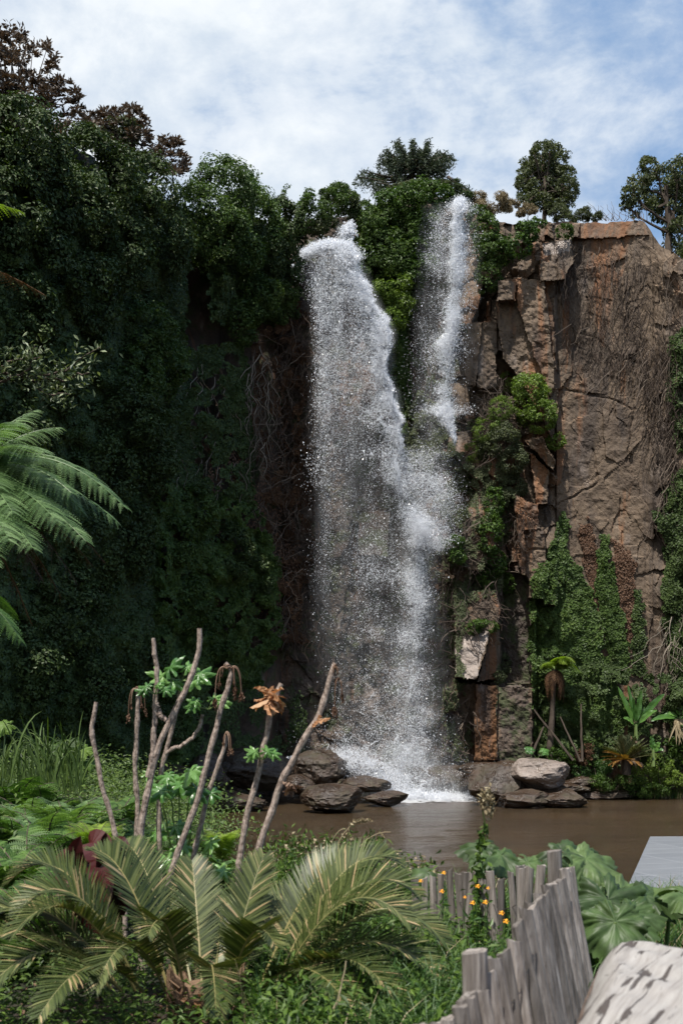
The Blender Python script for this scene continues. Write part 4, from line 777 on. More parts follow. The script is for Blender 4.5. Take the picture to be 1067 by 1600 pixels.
def lobed(mb, c, Nn, up, R, lobes=7, deep=.25, rings=7, na=91, cup=.12, ripple=.007, tone=None, teeth=.05, notch=.45):
    """broad palmate leaf; up = direction of the leaf tip"""
    Nn = nrm(np.asarray(Nn, float)); up = np.asarray(up, float); U = nrm(up-(up@Nn)*Nn); S = np.cross(U, Nn); th = np.linspace(-math.pi+notch*.5, math.pi-notch*.5, na)
    ph = th*lobes/2/ (math.pi)*math.pi; r = 1-deep*(.5-.5*np.cos(th*lobes))+teeth*np.sin(th*lobes*4.3+1)-.06*np.cos(th)*-1; r *= (.86+.14*np.cos(th))*(1+.05*rs.normal())
    sd_ = rs.rand()*99; r *= 1+.16*fbm(np.cos(th)*2.3+sd_, np.sin(th)*2.3, 0, 14, 3); V = [];  u = np.linspace(0, 1, rings)
    vein = np.cos(th*lobes)
    for q in u:
        rr = R*q*r; z = R*(cup*q*q*.6+ripple*q*vein-.30*q**3+.24*q*fbm(np.cos(th)*q*2.2+sd_, np.sin(th)*q*2.2, 0, 13, 4, .6))
        V.append(c+U*(rr*np.cos(th))[:, None]+S*(rr*np.sin(th))[:, None]+Nn*z[:, None])
    V = np.concatenate(V); mb.add(V, grid_faces(rings, na), rs.rand() if tone is None else tone)
def stalk(mb, A, B, r0, r1, amp=.01, k=5, n=8, tone=None):
    A, B = np.asarray(A, float), np.asarray(B, float); w_ = wander(np.array([A, (A+B)/2, B]), n, amp, rs.randint(999)); tube(mb, w_, np.linspace(r0, r1, n), k, tone); return w_
STEMG = leafmat('green_stems', [(0, (.07, .12, .03)), (1, (.16, .22, .07))], .5, 0)
UP = np.array([0, 0, 1.])

# ------------------------------------------------------------ far bank on the right
def fern_crown(name, c, n, L, mt, label, droopy=.5, el=.7, sub=9, nn=22, w=.10, sel=None, cat='fern', grp=None, tn=None, pin=.32, sp=1., rise=1.):
    c = np.asarray(c, float); e = empty(name, c, label, cat, grp)
    lb_, rb_ = MB(), MB()
    for k in range(n):
        a = (k+rs.rand()*.6)*6.283/n if sel is None else sel[k]; l = L*rs.uniform(.8, 1.12); h = np.array([math.cos(a), math.sin(a), 0]); ee = el*rs.uniform(.75, 1.2)
        B = c+h*l*.5*math.cos(ee)*sp+UP*l*.62*math.sin(ee)*rise+UP*.05; C = c+h*l*.95*sp+UP*l*(math.sin(ee)*.8*rise-droopy)
        frond(lb_, rb_, c, B, C, nn, l*pin, w*l, UP*sp-h*(1-sp)*1.6+h*.3*sp, 78, 45, -.05, .35, None, .012*l+.003, sub, tone=tn, start=.08)
    rb_.build('stem', BARK, e); lb_.build('fronds', mt, e); return e
# small tree fern
b0 = P(858, 1190, 48.2); t0 = P(866, 1046, 48.0); e = empty('tree_fern', b0, 'small tree fern with a dark trunk in front of the ivy beside the boulder pile', 'tree fern')
tb = MB(); tube(tb, wander(np.array([b0-UP*.3, (b0+t0)/2, t0]), 14, .06, 4), np.linspace(.13, .10, 14)*(1+.1*rs.rand(14)), 9); tb.build('trunk', BARK, e)
lb_, rb_, db_ = MB(), MB(), MB()
for k in range(13):
    a = rs.uniform(-1.3, 1.3) if k < 9 else rs.uniform(1.6, 4.6); h = np.array([math.cos(a), math.sin(a)*.8, 0]); l = rs.uniform(.8, 1.15)*(1 if k < 9 else .6)
    frond(lb_, rb_, t0, t0+h*l*.35+UP*l*.75, t0+h*l*.95+UP*l*rs.uniform(-.35, .35), 24, .42, .15, UP+h*.3, 75, 45, 0, .4, None, .015, 8)
for k in range(34):
    a = rs.rand()*6.28; h = np.array([math.cos(a), math.sin(a), 0]); l = rs.uniform(.8, 1.35)
    frond(db_, db_, t0-UP*.05, t0+h*.5, t0+h*rs.uniform(.15, .42)-UP*l, 16, .22, .09, h, 60, 30, 0, .4, None, .012, 4)
lb_.build('frond', FERNY, e); rb_.build('stem', STEMG, e); db_.build('dead_skirt', DEADF, e)
for (A, B, lb2) in (((833, 1108), (895, 1188), 'dark pole leaning against the small tree fern from the upper left'), ((852, 1130), (832, 1176), 'short pale stick crossing the leaning pole'), ((874, 1120), (906, 1190), 'thin dark branch leaning right of the small tree fern'), ((907, 1100), (909, 1190), 'thin upright dark stem left of the banana plant')):
    tb = MB(); stalk(tb, P(*B, 47.6), P(*A, 48.0), .06, .035, .05); tag(tb.build('leaning_pole', BARK, loc=tuple(P(*B, 47.6))), lb2, 'pole')
# banana plant, two
def banana(c, tips, label, dead=False):
    e = empty('banana_plant', c, label, 'banana plant'); tb = MB(); stalk(tb, c-UP*.2, c+UP*.5, .09, .06)
    tb.build('stem', STEMG, e)
    for (tx, ty, dd, w, bh) in tips:
        A = c+UP*.35; C = P(tx, ty, c[1]+dd); B = (A+C)/2+UP*bh; mb_ = MB(); strap(mb_, A, B, C, w, np.array([.1, -.75, .65]), 22, .3, None, lambda t: np.where(t < .22, .10, np.sin(np.clip((t-.2)/.8, 0, 1)**.7*math.pi)**.55+.02), .05, .12); mb_.build('leaf', BANA, e)
    if dead:
        db_ = MB()
        for k in range(14): q = c+UP*.3; strap(db_, q, q+np.array([rs.normal()*.35, -.3, .25]), q+np.array([rs.normal()*.28, -.4, -rs.uniform(.7, 1.1)]), .11, np.array([0, -1, .2]), 10, .5, .6)
        db_.build('dead_leaves', STRAW, e)
banana(P(993, 1150, 47.8), [(964, 1072, 0, .26, .0), (980, 1070, .2, .22, .0), (1001, 1078, -.1, .26, .1), (1038, 1084, -.3, .30, .25), (1026, 1110, -.4, .26, .25), (1008, 1090, .3, .24, .1), (973, 1122, -.2, .24, .2), (988, 1088, -.3, .2, .0)], 'banana plant with upright bright leaves behind the squat palm on the right bank')
banana(P(1062, 1138, 47.6), [(1016, 1127, -.2, .26, .3), (1036, 1118, .1, .22, .3), (1056, 1100, 0, .4, .3), (1085, 1110, 0, .4, .3), (1095, 1130, -.3, .4, .3)], 'banana plant with a withered brown skirt at the right edge of the bank', True)
banana(P(1020, 1190, 47.0), [(1031, 1160, -.2, .26, .1), (1016, 1150, 0, .26, .1), (1036, 1174, -.3, .24, .2)], 'young banana shoot to the right of the squat palm')
# squat palm-like plant on the bank
c = P(978, 1188, 47.2); e = empty('squat_palm', c, 'squat spiky palm with orange lower fronds on the grassy bank', 'palm'); tb = MB(); stalk(tb, c-UP*.6, c+UP*.12, .2, .16, .0, 8); tb.build('trunk', BARK, e); lb_, rb_, ob_ = MB(), MB(), MB()
for k in range(52):
    a = rs.rand()*6.283; ee = rs.uniform(.25, 1.45); h = np.array([math.cos(a), math.sin(a), 0]); l = rs.uniform(1.05, 1.35); tgt = ob_ if ee < .5 and math.cos(a) < .7 else lb_
    frond(tgt, rb_, c, c+h*l*.5*math.cos(ee)+UP*l*.55*math.sin(ee), c+h*l*math.cos(ee)*.98+UP*l*(math.sin(ee)-.12), 26, .24, .035, UP-h*.6, 55, 30, .3, .05, None, .012)
for k in range(12):
    a = rs.uniform(2.2, 5.2); h = np.array([math.cos(a), math.sin(a), 0]); frond(ob_, ob_, c, c+h*.5+UP*.12, c+h*1.05+UP*rs.uniform(-.25, .1), 22, .22, .035, UP, 55, 30, .2, .1, None, .012)
lb_.build('fronds', OLIVE, e); rb_.build('stem', RACH, e); ob_.build('orange_fronds', leafmat('orange_fronds', [(0, (.14, .07, .02)), (1, (.34, .18, .05))], .5, .2), e)
# grassy bank and low growth
def band(name, poly, n, mt, kind, label=None, h=.35, w=.02, cat=None, dep=(46, 49.5), seed=1, cl=12, lean=1.1, thr=.0):
    """grass over ground patch given in plan (x, y)"""
    mb_ = MB(); q = np.array(poly, float); x = rs.uniform(q[:, 0].min(), q[:, 0].max(), n*4); y = rs.uniform(q[:, 1].min(), q[:, 1].max(), n*4); k = inpoly(x, y, poly)&(fbm(x*.8, y*.8, 0, seed, 3) > thr-.6)&~inpoly(x, y, WP); x, y = x[k][:n], y[k][:n]
    z = gh(x, y)
    for a in range(0, len(x)): grass(mb_, (x[a], y[a], z[a]-.03), cl, h*(.6+.8*rs.rand()), .16, w, lean)
    return tag(mb_.build(name, mt, loc=(float(x[0]), float(y[0]), float(z[0]))), label, cat, None, kind)
band('bank_grass', [(9.0, 48.3), (16, 47.2), (22, 47), (22, 51), (8, 51.5)], 2600, GRASS, 'stuff', h=.45, w=.035, seed=3, cl=14)
band('bank_grass', [(10.5, 48.0), (16, 47), (19, 47), (19, 49.5), (10.5, 50)], 900, STRAW, 'stuff', h=.45, w=.02, seed=5, cl=7)
for bl, mt, lab, lf_ in (
  ([(1052, 1165, 18, 16), (1070, 1180, 20, 24), (1052, 1186, 16, 10)], IVYF, 'leafy green bush at the right edge above the grassy bank', .14),
  ([(930, 1200, 26, 14), (905, 1205, 14, 10)], GRASS, 'fine grassy shrub at the left end of the grassy bank', .09),
  ([(1028, 1195, 22, 16), (1000, 1212, 26, 14), (1050, 1215, 24, 12)], LIME, 'pale trailing plant spilling down the grassy bank to the water', .09),
  ([(965, 1222, 40, 11), (1010, 1234, 34, 9)], IVYF, 'low green herbs right behind the reddish rock shelf', .09),
  ([(912, 1182, 12, 14), (921, 1170, 8, 10)], DEADF, 'brown withered bush between the tree fern and the squat palm', .12),
  ([(870, 1180, 16, 12), (888, 1186, 10, 8)], IVYF, 'small green bush at the foot of the tree fern', .11)):
    d0 = 47.4 if 'rock shelf' in lab or 'spilling' in lab else 47.9
    tree('bank_plant', P(bl[0][0], bl[0][1]+bl[0][3]*.8, d0), P(*bl[0][:2], d0), PB(bl, d0, .25), lf_, mt, lab, 'plant', .02, dens=.55, asp=.4, branch=False)
# big leaf pair on the boulder pile
e = empty('broad_leaf_seedling', P(838, 1186, 43.7), 'small plant with two broad leaves on top of the pale boulder', 'seedling'); q = MB(); sb = MB(); A = P(838, 1186, 43.7)
for (x, y) in ((829, 1172), (849, 1174)): C = P(x, y, 43.6); stalk(sb, A, C, .012, .008, .005); sb.build('stem', STEMG, e); sb = MB(); lobed(q, C, (.1, -.7, .6), C-A, .24, 5, .15); q.build('leaf', FATS, e); q = MB()

# ------------------------------------------------------------ left: tree fern, understorey
def put_frond_thing(e, A, tip, up, n, Lp, w, mt, sub=12, rr=.02, nref=None, droop=.35, tone=None, name='frond', a=(80, 50)):
    lb_ = MB(); A = np.asarray(A); C = np.asarray(tip); B = (A+C)*.5+UP*up
    frond(lb_, lb_, A, B, C, n, Lp, w, UP if nref is None else nref, a[0], a[1], -.05, droop, None, rr, sub, tone=tone); return lb_.build(name, mt, e)
D0 = 11.0; c = P(-70, 760, D0); g0 = np.array([c[0], c[1], gh(c[0], c[1])]); e = empty('tree_fern', g0, 'large tree fern with lacy sunlit fronds reaching in from the left edge', 'tree fern')
tb = MB(); tube(tb, wander(np.array([g0-UP*.2, (g0+c)/2, c]), 16, .05, 8), np.linspace(.16, .11, 16), 9); tb.build('trunk', BARK, e)
for (tx, ty, dd, up, L, w) in [(195, 792, -.3, .75, .40, .075), (150, 748, -.1, .55, .32, .065), (186, 818, .2, .55, .34, .06), (135, 846, -.9, .42, .40, .07), (52, 856, -1.3, .25, .40, .075), (98, 668, .3, .28, .34, .065), (60, 640, .5, .25, .30, .06), (30, 662, -.4, .4, .42, .07), (-10, 880, -1.4, .2, .36, .07), (150, 742, .8, .45, .3, .06), (70, 705, -.9, .38, .40, .07), (112, 770, -.6, .5, .42, .07), (90, 815, -1.0, .4, .42, .07), (15, 845, -1.5, .3, .42, .07), (35, 720, -.2, .4, .45, .07), (130, 800, .1, .6, .42, .07), (0, 760, -1.0, .35, .45, .07), (20, 800, -1.2, .35, .42, .07)]:
    put_frond_thing(e, c, P(tx, ty, D0+dd), up, 30, L, w, FERN, 15, .012, nref=UP+np.array([0, -.35, 0]))
for (tx, ty, dd, up) in [(65, 905, -.3, .25), (120, 910, 0, .5), (165, 880, .3, .55), (145, 885, .6, .5), (50, 975, .3, .3), (-20, 940, 0, .1), (95, 930, .5, .4)]:
    put_frond_thing(e, c, P(tx, ty, D0+dd), up, 24, .30, .06, DEADF, 10, .012, nref=UP, droop=.6, name='dead_frond')
c = P(-60, 925, 8.5); e = empty('fern', np.array([c[0], c[1], gh(c[0], c[1])]), 'shaded green fern fronds at the left edge below the tree fern', 'fern')
for (tx, ty, dd) in ((34, 1002, -.2), (25, 965, .3)): put_frond_thing(e, c, P(tx, ty, 8.5+dd), .18, 24, .22, .045, FERND, 10, .008)
c = P(-90, 330, 9); e = empty('fern', np.array([c[0], c[1], gh(c[0], c[1])]), 'high fern frond tips at the left edge under the bronze tree', 'fern')
put_frond_thing(e, c, P(38, 333, 9), .14, 22, .14, .03, FERNY, 8, .008); put_frond_thing(e, P(-90, 400, 9), P(72, 462, 9), .1, 26, .16, .04, DEADF, 8, .008, name='dead_frond')
# reed-like blades and rhubarb-like leaf at far left
e = empty('reed_clump', P(60, 1215, 16), 'clump of tall dark arching blades at the left edge behind the ferns', 'reeds'); q = MB()
for k in range(230):
    x = rs.uniform(-60, 128); A = P(x, 1240+rs.uniform(-10, 10), 16+rs.normal()*.7); h = rs.uniform(.5, 1.15); a = rs.rand()*6.283; l = rs.uniform(.1, .6)*h
    strap(q, A, A+UP*h*.8+np.array([math.cos(a), math.sin(a), 0])*l*.3, A+UP*h*rs.uniform(.6, 1.)+np.array([math.cos(a), math.sin(a), 0])*l, .022, np.array([rs.normal()*.5, -1, .3]), 6, .3, rs.uniform(0, .8))
q.build('blades', IVY2, e)
e = empty('rhubarb_plant', P(110, 1200, 17), 'dark round lobed leaves beside the reed clump at lower left', 'plant'); q = MB(); sb = MB()
for (x, y, R) in ((110, 1158, .26), (92, 1168, .2), (128, 1172, .2), (8, 1132, .22), (140, 1190, .18)): C = P(x, y, 17); stalk(sb, P(x-5, 1215, 17), C, .015, .01, .02); lobed(q, C, (rs.normal()*.2, -.6, .75), (rs.normal(), -.5, 0), R, 7, .3)
q.build('leaves', IVYF, e); sb.build('stem', STEMG, e)
# understorey ferns : three prototypes, then copies
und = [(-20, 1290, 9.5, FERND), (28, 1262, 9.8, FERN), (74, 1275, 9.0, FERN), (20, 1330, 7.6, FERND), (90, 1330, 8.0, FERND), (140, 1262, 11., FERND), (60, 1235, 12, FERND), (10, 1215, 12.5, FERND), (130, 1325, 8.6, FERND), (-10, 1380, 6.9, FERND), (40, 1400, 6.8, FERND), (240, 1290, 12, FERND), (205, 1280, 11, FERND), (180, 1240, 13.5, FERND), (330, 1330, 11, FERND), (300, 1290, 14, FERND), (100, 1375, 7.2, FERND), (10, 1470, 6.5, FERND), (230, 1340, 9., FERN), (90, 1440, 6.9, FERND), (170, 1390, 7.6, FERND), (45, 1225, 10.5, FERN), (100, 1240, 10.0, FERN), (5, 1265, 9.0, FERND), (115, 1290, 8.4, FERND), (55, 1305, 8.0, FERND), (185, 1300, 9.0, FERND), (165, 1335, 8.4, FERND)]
FL = ['fern at the left edge right below the reed clump', 'bright fern left of the tall pale one in the bed', 'tallest pale green fern in the sunlit bed at left', 'fern below the two bright ones, near the left edge', 'fern between the bright bed and the leftmost bare stem', 'fern just left of the foot of the leftmost bare stem, farther back', 'fern directly in front of the reed clump', 'fern at the left edge within the reeds', 'fern touching the dark red leaves on their left', 'fern at the left edge level with the upper sago fronds', 'dark fern overlapped by the uppermost left sago frond tips', 'fern between the second bare stem and the forked stem', 'fern behind the second bare stem', 'distant fern against the dark ivy left of the second bare stem', 'fern at the pool edge behind the pale bare stem', 'distant fern beside the large dark boulder at the pool edge', 'dark fern below the dark red leaves', 'dark fern in the bottom left shade below the lowest sago frond tips', 'bright fern rising behind the middle of the sago palm', 'shaded fern seen through the left fronds of the sago palm', 'shaded fern right behind the dark red leaves', 'tall bright fern in front of the reed clump', 'bright fern between the reed clump and the leftmost bare stem', 'fern cut by the left edge in the sunlit bed', 'fern left of the yellow green one', 'fern above the red leaves, farthest down the sunlit bed', 'fern touching the leftmost bare stem on its right', 'fern between the red leaves and the second bare stem']
protos = {}
def fernp(mt, seed):
    key = (mt.name, seed)
    if key not in protos:
        e = fern_crown('fern', (0, 0, 0), 17, .85, mt, 'x', .10, 1.15, 10, 22, .075, sp=.62, rise=1.25); protos[key] = [e, False]
    p = protos[key]; o = p[0] if not p[1] else copy_tree(p[0]); p[1] = True; return o
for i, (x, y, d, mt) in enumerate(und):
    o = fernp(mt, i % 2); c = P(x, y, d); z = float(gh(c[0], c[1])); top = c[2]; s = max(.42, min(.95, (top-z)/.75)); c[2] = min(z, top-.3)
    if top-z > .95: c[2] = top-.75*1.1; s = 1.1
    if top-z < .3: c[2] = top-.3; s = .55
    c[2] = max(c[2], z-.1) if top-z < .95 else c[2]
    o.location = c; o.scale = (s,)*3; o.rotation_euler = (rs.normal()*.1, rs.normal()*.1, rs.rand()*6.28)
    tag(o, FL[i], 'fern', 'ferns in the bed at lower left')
for (x, y, d, s, lab) in ((150, 1275, 8.4, .5, 'bright yellow green fern in the middle of the fern bed'), (348, 1290, 10.5, .42, 'small yellow fern tip beside the bare stems at the pool edge')):
    o = fern_crown('fern', (0, 0, 0), 12, .8, FERNY, lab, .05, 1.2, 9, 20, .08, sp=.6, rise=1.25); c = P(x, y, d); c[2] = c[2]-.8*s; o.location = c; o.scale = (s,)*3
# leafy filler of the left bank
patch2 = MB()
def herb(x, y, z, n, r, h, leaf, tgt, asp=.5):
    C = np.stack([x+rs.normal(size=n)*r, y+rs.normal(size=n)*r, z+h*rs.rand(n)**.7*np.exp(-.0*rs.rand(n))], 1); leaves(tgt, C, rdir(n)*.6+np.array([0, -.2, .9]), leaf, asp, .1)
for k in range(1500):
    y = rs.uniform(5.5, 42)**1.0; x = rs.uniform(-.42*y-1, min(-.05*y-.6, -1.2)); 
    if inpoly(np.array([x]), np.array([y]), WP)[0]: continue
    s = .6+y/22.; herb(x, y, float(gh(x, y))-.03, 60, .28*s, (.38 if y < 9 else .6)*(.5+.8*rs.rand())*(1+y/50), .055*s, patch2, .5)
tag(patch2.build('undergrowth', IVY2, loc=(-4, 12, 1.3)), kind='stuff')
# ------------------------------------------------------------ bare stems with wilted leaves
def stemthing(pts, d, r0, r1, label, extra=(), green=(), dead=(), dd=0., knobby=True):
    """pts from the top down in pixels"""
    P3 = np.array([P(x, y, d+dd*i) for i, (x, y) in enumerate(pts)]); base = P3[-1].copy(); g = float(gh(base[0], base[1])); base[2] = min(g, base[2]-.1)
    e = empty('bare_shrub', base, label, 'bare shrub'); tb = MB(); full = np.concatenate([P3, base[None]-UP*.05])
    def st(q, a, b_):
        n = 34; w_ = wander(q, n, .012, rs.randint(999), 3); w_[0] = q[0]; rr = np.linspace(b_, a, n)
        if knobby: rr = rr*(1+.22*(np.arange(n) % 4 == 0)+.16*rs.rand(n))
        rr[0] *= .75; tube(tb, w_, rr, 9, .5); return w_
    r0, r1 = r0*.78, r1*.85; st(full, r0, r1)
    for br in extra: st(np.array([P(x, y, d) for x, y in br]), r0*.7, r1*.8)
    tb.build('stem', STEMB, e)
    for (x, y, s) in green:
        q = MB(); s_ = MB(); C0 = P(x, y, d-.05)
        for k in range(6 if s > .10 else 4):
            a = k*1.05+rs.rand()*.5; o = np.array([math.cos(a)*1., -.3*rs.rand()-.1, .25+.45*math.sin(a)]); C = C0+o*s*1.05; stalk(s_, C0-UP*.01, C, .004, .003, .004); lobed(q, C, np.array([rs.normal()*.35, -.75, .75]), o+UP*.1, s*rs.uniform(.75, 1.05), 7, .55, na=71, rings=5, cup=.1, teeth=.02)
        q.build('leaf_tuft', FATS, e); s_.build('leaf_stalk', STEMG, e)
    for (x, y, s, n) in dead:
        q = MB(); C0 = P(x, y, d-.02)
        for k in range(n):
            a = rs.rand()*6.283; h = np.array([math.cos(a), math.sin(a), 0]); l = s*rs.uniform(.35, 1.15); A = C0+rdir(1)[0]*.012; B = C0+h*l*.32+UP*l*.22; C = C0+h*l*.34-UP*l*rs.uniform(.6, 1.); tube(q, bez(A, B, C, 9), np.linspace(.005, .0025, 9), 4, rs.uniform(.4, .9), cap=False)
            for z in range(3):
                strap(q, C, C+h*l*.05-UP*l*.16+rdir(1)[0]*.01, C+rdir(1)[0]*l*.10-UP*l*.32, l*.14, rdir(1)[0], 6, .8, rs.uniform(0, .45), None, .25, .4)
        q.build('wilted_leaves', DEAD, e)
    return e
stemthing([(151, 1097), (147, 1120), (143, 1140), (148, 1170), (158, 1220), (172, 1270), (184, 1315), (196, 1400)], 7.0, .020, .015, 'leftmost bare stem, thin and unbranched with a blunt top')
stemthing([(217, 1073), (216, 1090), (214, 1140), (212, 1190), (216, 1250), (214, 1330), (220, 1420)], 7.1, .019, .016, 'bare stem with shrivelled brown leaves at its top, second from the left', dead=[(214, 1076, .15, 5)])
stemthing([(312, 982), (313, 1010), (303, 1045), (290, 1078), (268, 1125), (248, 1165), (235, 1210), (226, 1260), (216, 1330), (222, 1440)], 6.8, .030, .017, 'tallest thick curving bare stem that leans right to its tip', extra=[[(240, 997), (243, 1030), (245, 1070), (242, 1120), (240, 1170), (234, 1215)], [(262, 1128), (252, 1118), (246, 1108), (243, 1100)]], green=[(243, 1082, .06)])
stemthing([(283, 1075), (276, 1110), (262, 1160), (254, 1200), (248, 1260), (250, 1340), (262, 1440)], 7.3, .022, .015, 'forked bare stem with fresh lobed leaves at its tops', extra=[[(317, 1116), (312, 1135), (300, 1155), (283, 1166), (268, 1172), (258, 1180)]], green=[(284, 1062, .11), (326, 1106, .085)])
stemthing([(352, 1036), (362, 1048), (357, 1075), (346, 1105), (334, 1150), (322, 1200), (306, 1255), (282, 1320), (266, 1370), (255, 1450)], 6.9, .024, .017, 'bare stem with long drooping withered stalks at its crooked top', dead=[(353, 1042, .17, 5), (364, 1044, .18, 4)])
stemthing([(356, 1143), (352, 1165), (340, 1200), (325, 1240), (315, 1285), (305, 1330), (290, 1400)], 7.2, .021, .014, 'short bare stem topped by thin grey wilted stalks', dead=[(355, 1146, .13, 6)])
stemthing([(440, 1068), (432, 1085), (424, 1110), (418, 1145), (410, 1185), (400, 1220), (390, 1262), (380, 1310), (374, 1350), (368, 1450)], 6.7, .024, .017, 'pale bare stem with a bunch of tan dead leaves and a green tuft lower down', green=[(411, 1184, .06)], dead=[])
stemthing([(524, 1036), (517, 1055), (508, 1090), (497, 1122), (482, 1145), (462, 1180), (445, 1210), (432, 1240), (425, 1270), (414, 1300), (402, 1335), (395, 1440)], 6.6, .026, .018, 'rightmost bare stem leaning right in front of the waterfall', dead=[(527, 1062, .16, 5), (524, 1042, .06, 6)])
def crumple(C, n, s, mt, label, name='dead_leaf_cluster', cat='dead leaves'):
    q = MB()
    for k in range(n): A = C+rdir(1)[0]*s*.15; D = rdir(1)[0]; D[2] = D[2]*.8-.3; strap(q, A, A+D*s*.5+rdir(1)[0]*s*.1, A+D*s*rs.uniform(.6, 1.1), s*.42, rdir(1)[0], 7, .55, rs.rand(), None, .18, .35)
    return tag(q.build(name, mt, loc=tuple(C)), label, cat)
ORG = leafmat('tan_dead_leaves', [(0, (.22, .11, .05)), (.5, (.42, .22, .11)), (1, (.58, .38, .22))], .6, .3, .3, (1.2, .8, .5))
crumple(P(421, 1088, 6.65), 24, .13, ORG, 'bunch of curled tan dead leaves high on the pale stem')
crumple(P(500, 1124, 6.55), 6, .07, ORG, 'single curled orange leaf halfway up the rightmost stem')
crumple(P(457, 1228, 6.55), 9, .08, DEAD, 'small rusty withered leaves low on the rightmost stem')
# glossy lobed leaves lower on the stems
e = empty('lobed_leaf_plant', P(285, 1400, 7.3), 'bright glossy lobed leaves low among the bare stems', 'plant'); q = MB(); sb = MB()
for (x, y, R) in ((262, 1212, .09), (280, 1225, .13), (300, 1205, .11), (305, 1232, .12), (252, 1235, .10), (330, 1240, .10), (245, 1300, .12), (275, 1290, .1), (310, 1345, .12), (285, 1320, .12), (330, 1315, .1), (262, 1345, .12), (300, 1375, .13), (350, 1360, .11), (235, 1210, .08)):
    C = P(x, y, 7.2+rs.normal()*.15); A = P(x*.5+285*.5, y+90, 7.3); stalk(sb, A, C, .007, .004, .02); lobed(q, C, np.array([rs.normal()*.5, -.6, .7]), np.array([rs.normal(), -.4, rs.rand()*.8-.2]), R, 7, .5, na=71, rings=5, cup=.12, teeth=.02); q.build('leaf', FATS, e); q = MB()
sb.build('stem', STEMG, e)
# dark red leaves
e = empty('red_leaved_plant', P(150, 1440, 6.6), 'plant with big dark red leaves behind the sago palm', 'plant'); k = 0
for (A, B, C, w) in (((165, 1455), (98, 1380), (126, 1306), .20), ((140, 1318), (150, 1300), (168, 1425), .22), ((182, 1440), (160, 1360), (166, 1300), .13), ((188, 1430), (185, 1340), (206, 1330), .15), ((112, 1330), (95, 1350), (104, 1395), .13), ((190, 1380), (215, 1370), (222, 1450), .2), ((176, 1320), (190, 1310), (192, 1385), .14)):
    q = MB(); strap(q, P(*A, 6.1), P(*B, 6.0), P(*C, 5.9), w*.85, np.array([.1, -.9, .45]), 16, .3, None, None, .03); q.build('leaf', CANNA, e)
# ------------------------------------------------------------ sago palm
C0 = P(322, 1580, 5.6); C0[2] = 1.66; e = empty('sago_palm', (C0[0], C0[1], 1.5), 'large sago palm with arching silvery green fronds filling the bottom left', 'sago palm')
tb = MB(); tube(tb, np.array([C0-UP*.35, C0-UP*.1, C0+UP*.08]), np.array([.17, .18, .11]), 12)
for k in range(150):
    a = rs.rand()*6.283; h = np.array([math.cos(a), math.sin(a), 0]); z = rs.uniform(-.28, .1); b_ = C0+h*.13+UP*z; tube(tb, np.array([b_, b_+h*.05+UP*.04, b_+h*.06+UP*.09]), [.018, .016, .004], 4, rs.rand())
tb.build('trunk', simple('sago_trunk', (.06, .035, .02), .8, (.24, .15, .09), 20, (1, 1, 1), .6), e)
FR = [ # tip px, py, depth offset, bow up, frond normal
 ((150, 1330), .2, .26, (.5, -.5, .8)), ((192, 1318), .5, .28, (.35, -.6, .6)), ((300, 1345), .45, .10, (.05, -1, .25)), ((412, 1338), .3, .08, (-.25, -1, .25)),
 ((12, 1382), .1, .50, (.25, -.35, 1)), ((30, 1425), -.2, .44, (.1, -.3, 1)), ((-60, 1478), -.1, .48, (.1, -.2, 1)), ((-90, 1535), -.3, .44, (.1, -.2, 1)), ((60, 1592), -.9, .30, (.1, -.1, 1)),
 ((625, 1352), .3, .42, (-.25, -.5, 1)), ((560, 1342), .5, .30, (-.35, -.6, .8)), ((655, 1402), .0, .44, (-.2, -.4, 1)), ((698, 1476), -.15, .46, (-.2, -.3, 1)), ((700, 1548), -.4, .40, (-.1, -.2, 1)), ((640, 1445), -.4, .44, (-.2, -.4, 1)),
 ((232, 1462), -.5, .30, (.1, .1, 1)), ((430, 1478), -.5, .28, (0, .1, 1)), ((338, 1590), -.8, .30, (0, .1, 1)), ((150, 1545), -.7, .36, (.1, -.1, 1)), ((560, 1600), -.8, .30, (-.1, -.1, 1)), ((20, 1462), -.6, .42, (.1, -.1, 1)), ((-40, 1575), -.7, .38, (.1, -.1, 1)), ((640, 1590), -.8, .36, (0, 0, 1)), ((250, 1395), .6, .2, (.2, -.6, .6)), ((355, 1400), .6, .12, (0, -1, .4)), ((470, 1400), .6, .24, (-.2, -.7, .6))]
for (tp_, dd, up, nr) in FR:
    A = C0+np.array([(tp_[0]-322)/900., dd*.1, .06]); C = P(tp_[0], tp_[1], 5.6+dd); B = A*.45+C*.55+UP*(up*1.15); lb_, rb_ = MB(), MB()
    L_ = np.linalg.norm(C-A); n = int(66+L_*44)
    frond(lb_, rb_, A, B, C, n, .20, .0100, np.array(nr, float)+rs.normal(size=3)*.1, 62, 30, .30, .10, lambda t: (np.clip((t-.08)/.22, 0, 1)**.7)*(1-np.clip((t-.45)/.55, 0, 1)**1.8*.72), .0075, 0, None, .1, .05, 3)
    f_ = lb_.build('frond', CYC, e); rb_.build('rachis', RACH, e)
# tuft of dry petiole stubs and pale fluff at its heart
q = MB()
for k in range(34): a = rs.rand()*6.28; h = np.array([math.cos(a), math.sin(a), 0]); strap(q, C0+h*.08, C0+h*.13+UP*.06, C0+h*.16-UP*rs.uniform(-.08, .1), .04, UP+h, 5, .5)
q.build('husks', ORG, e)
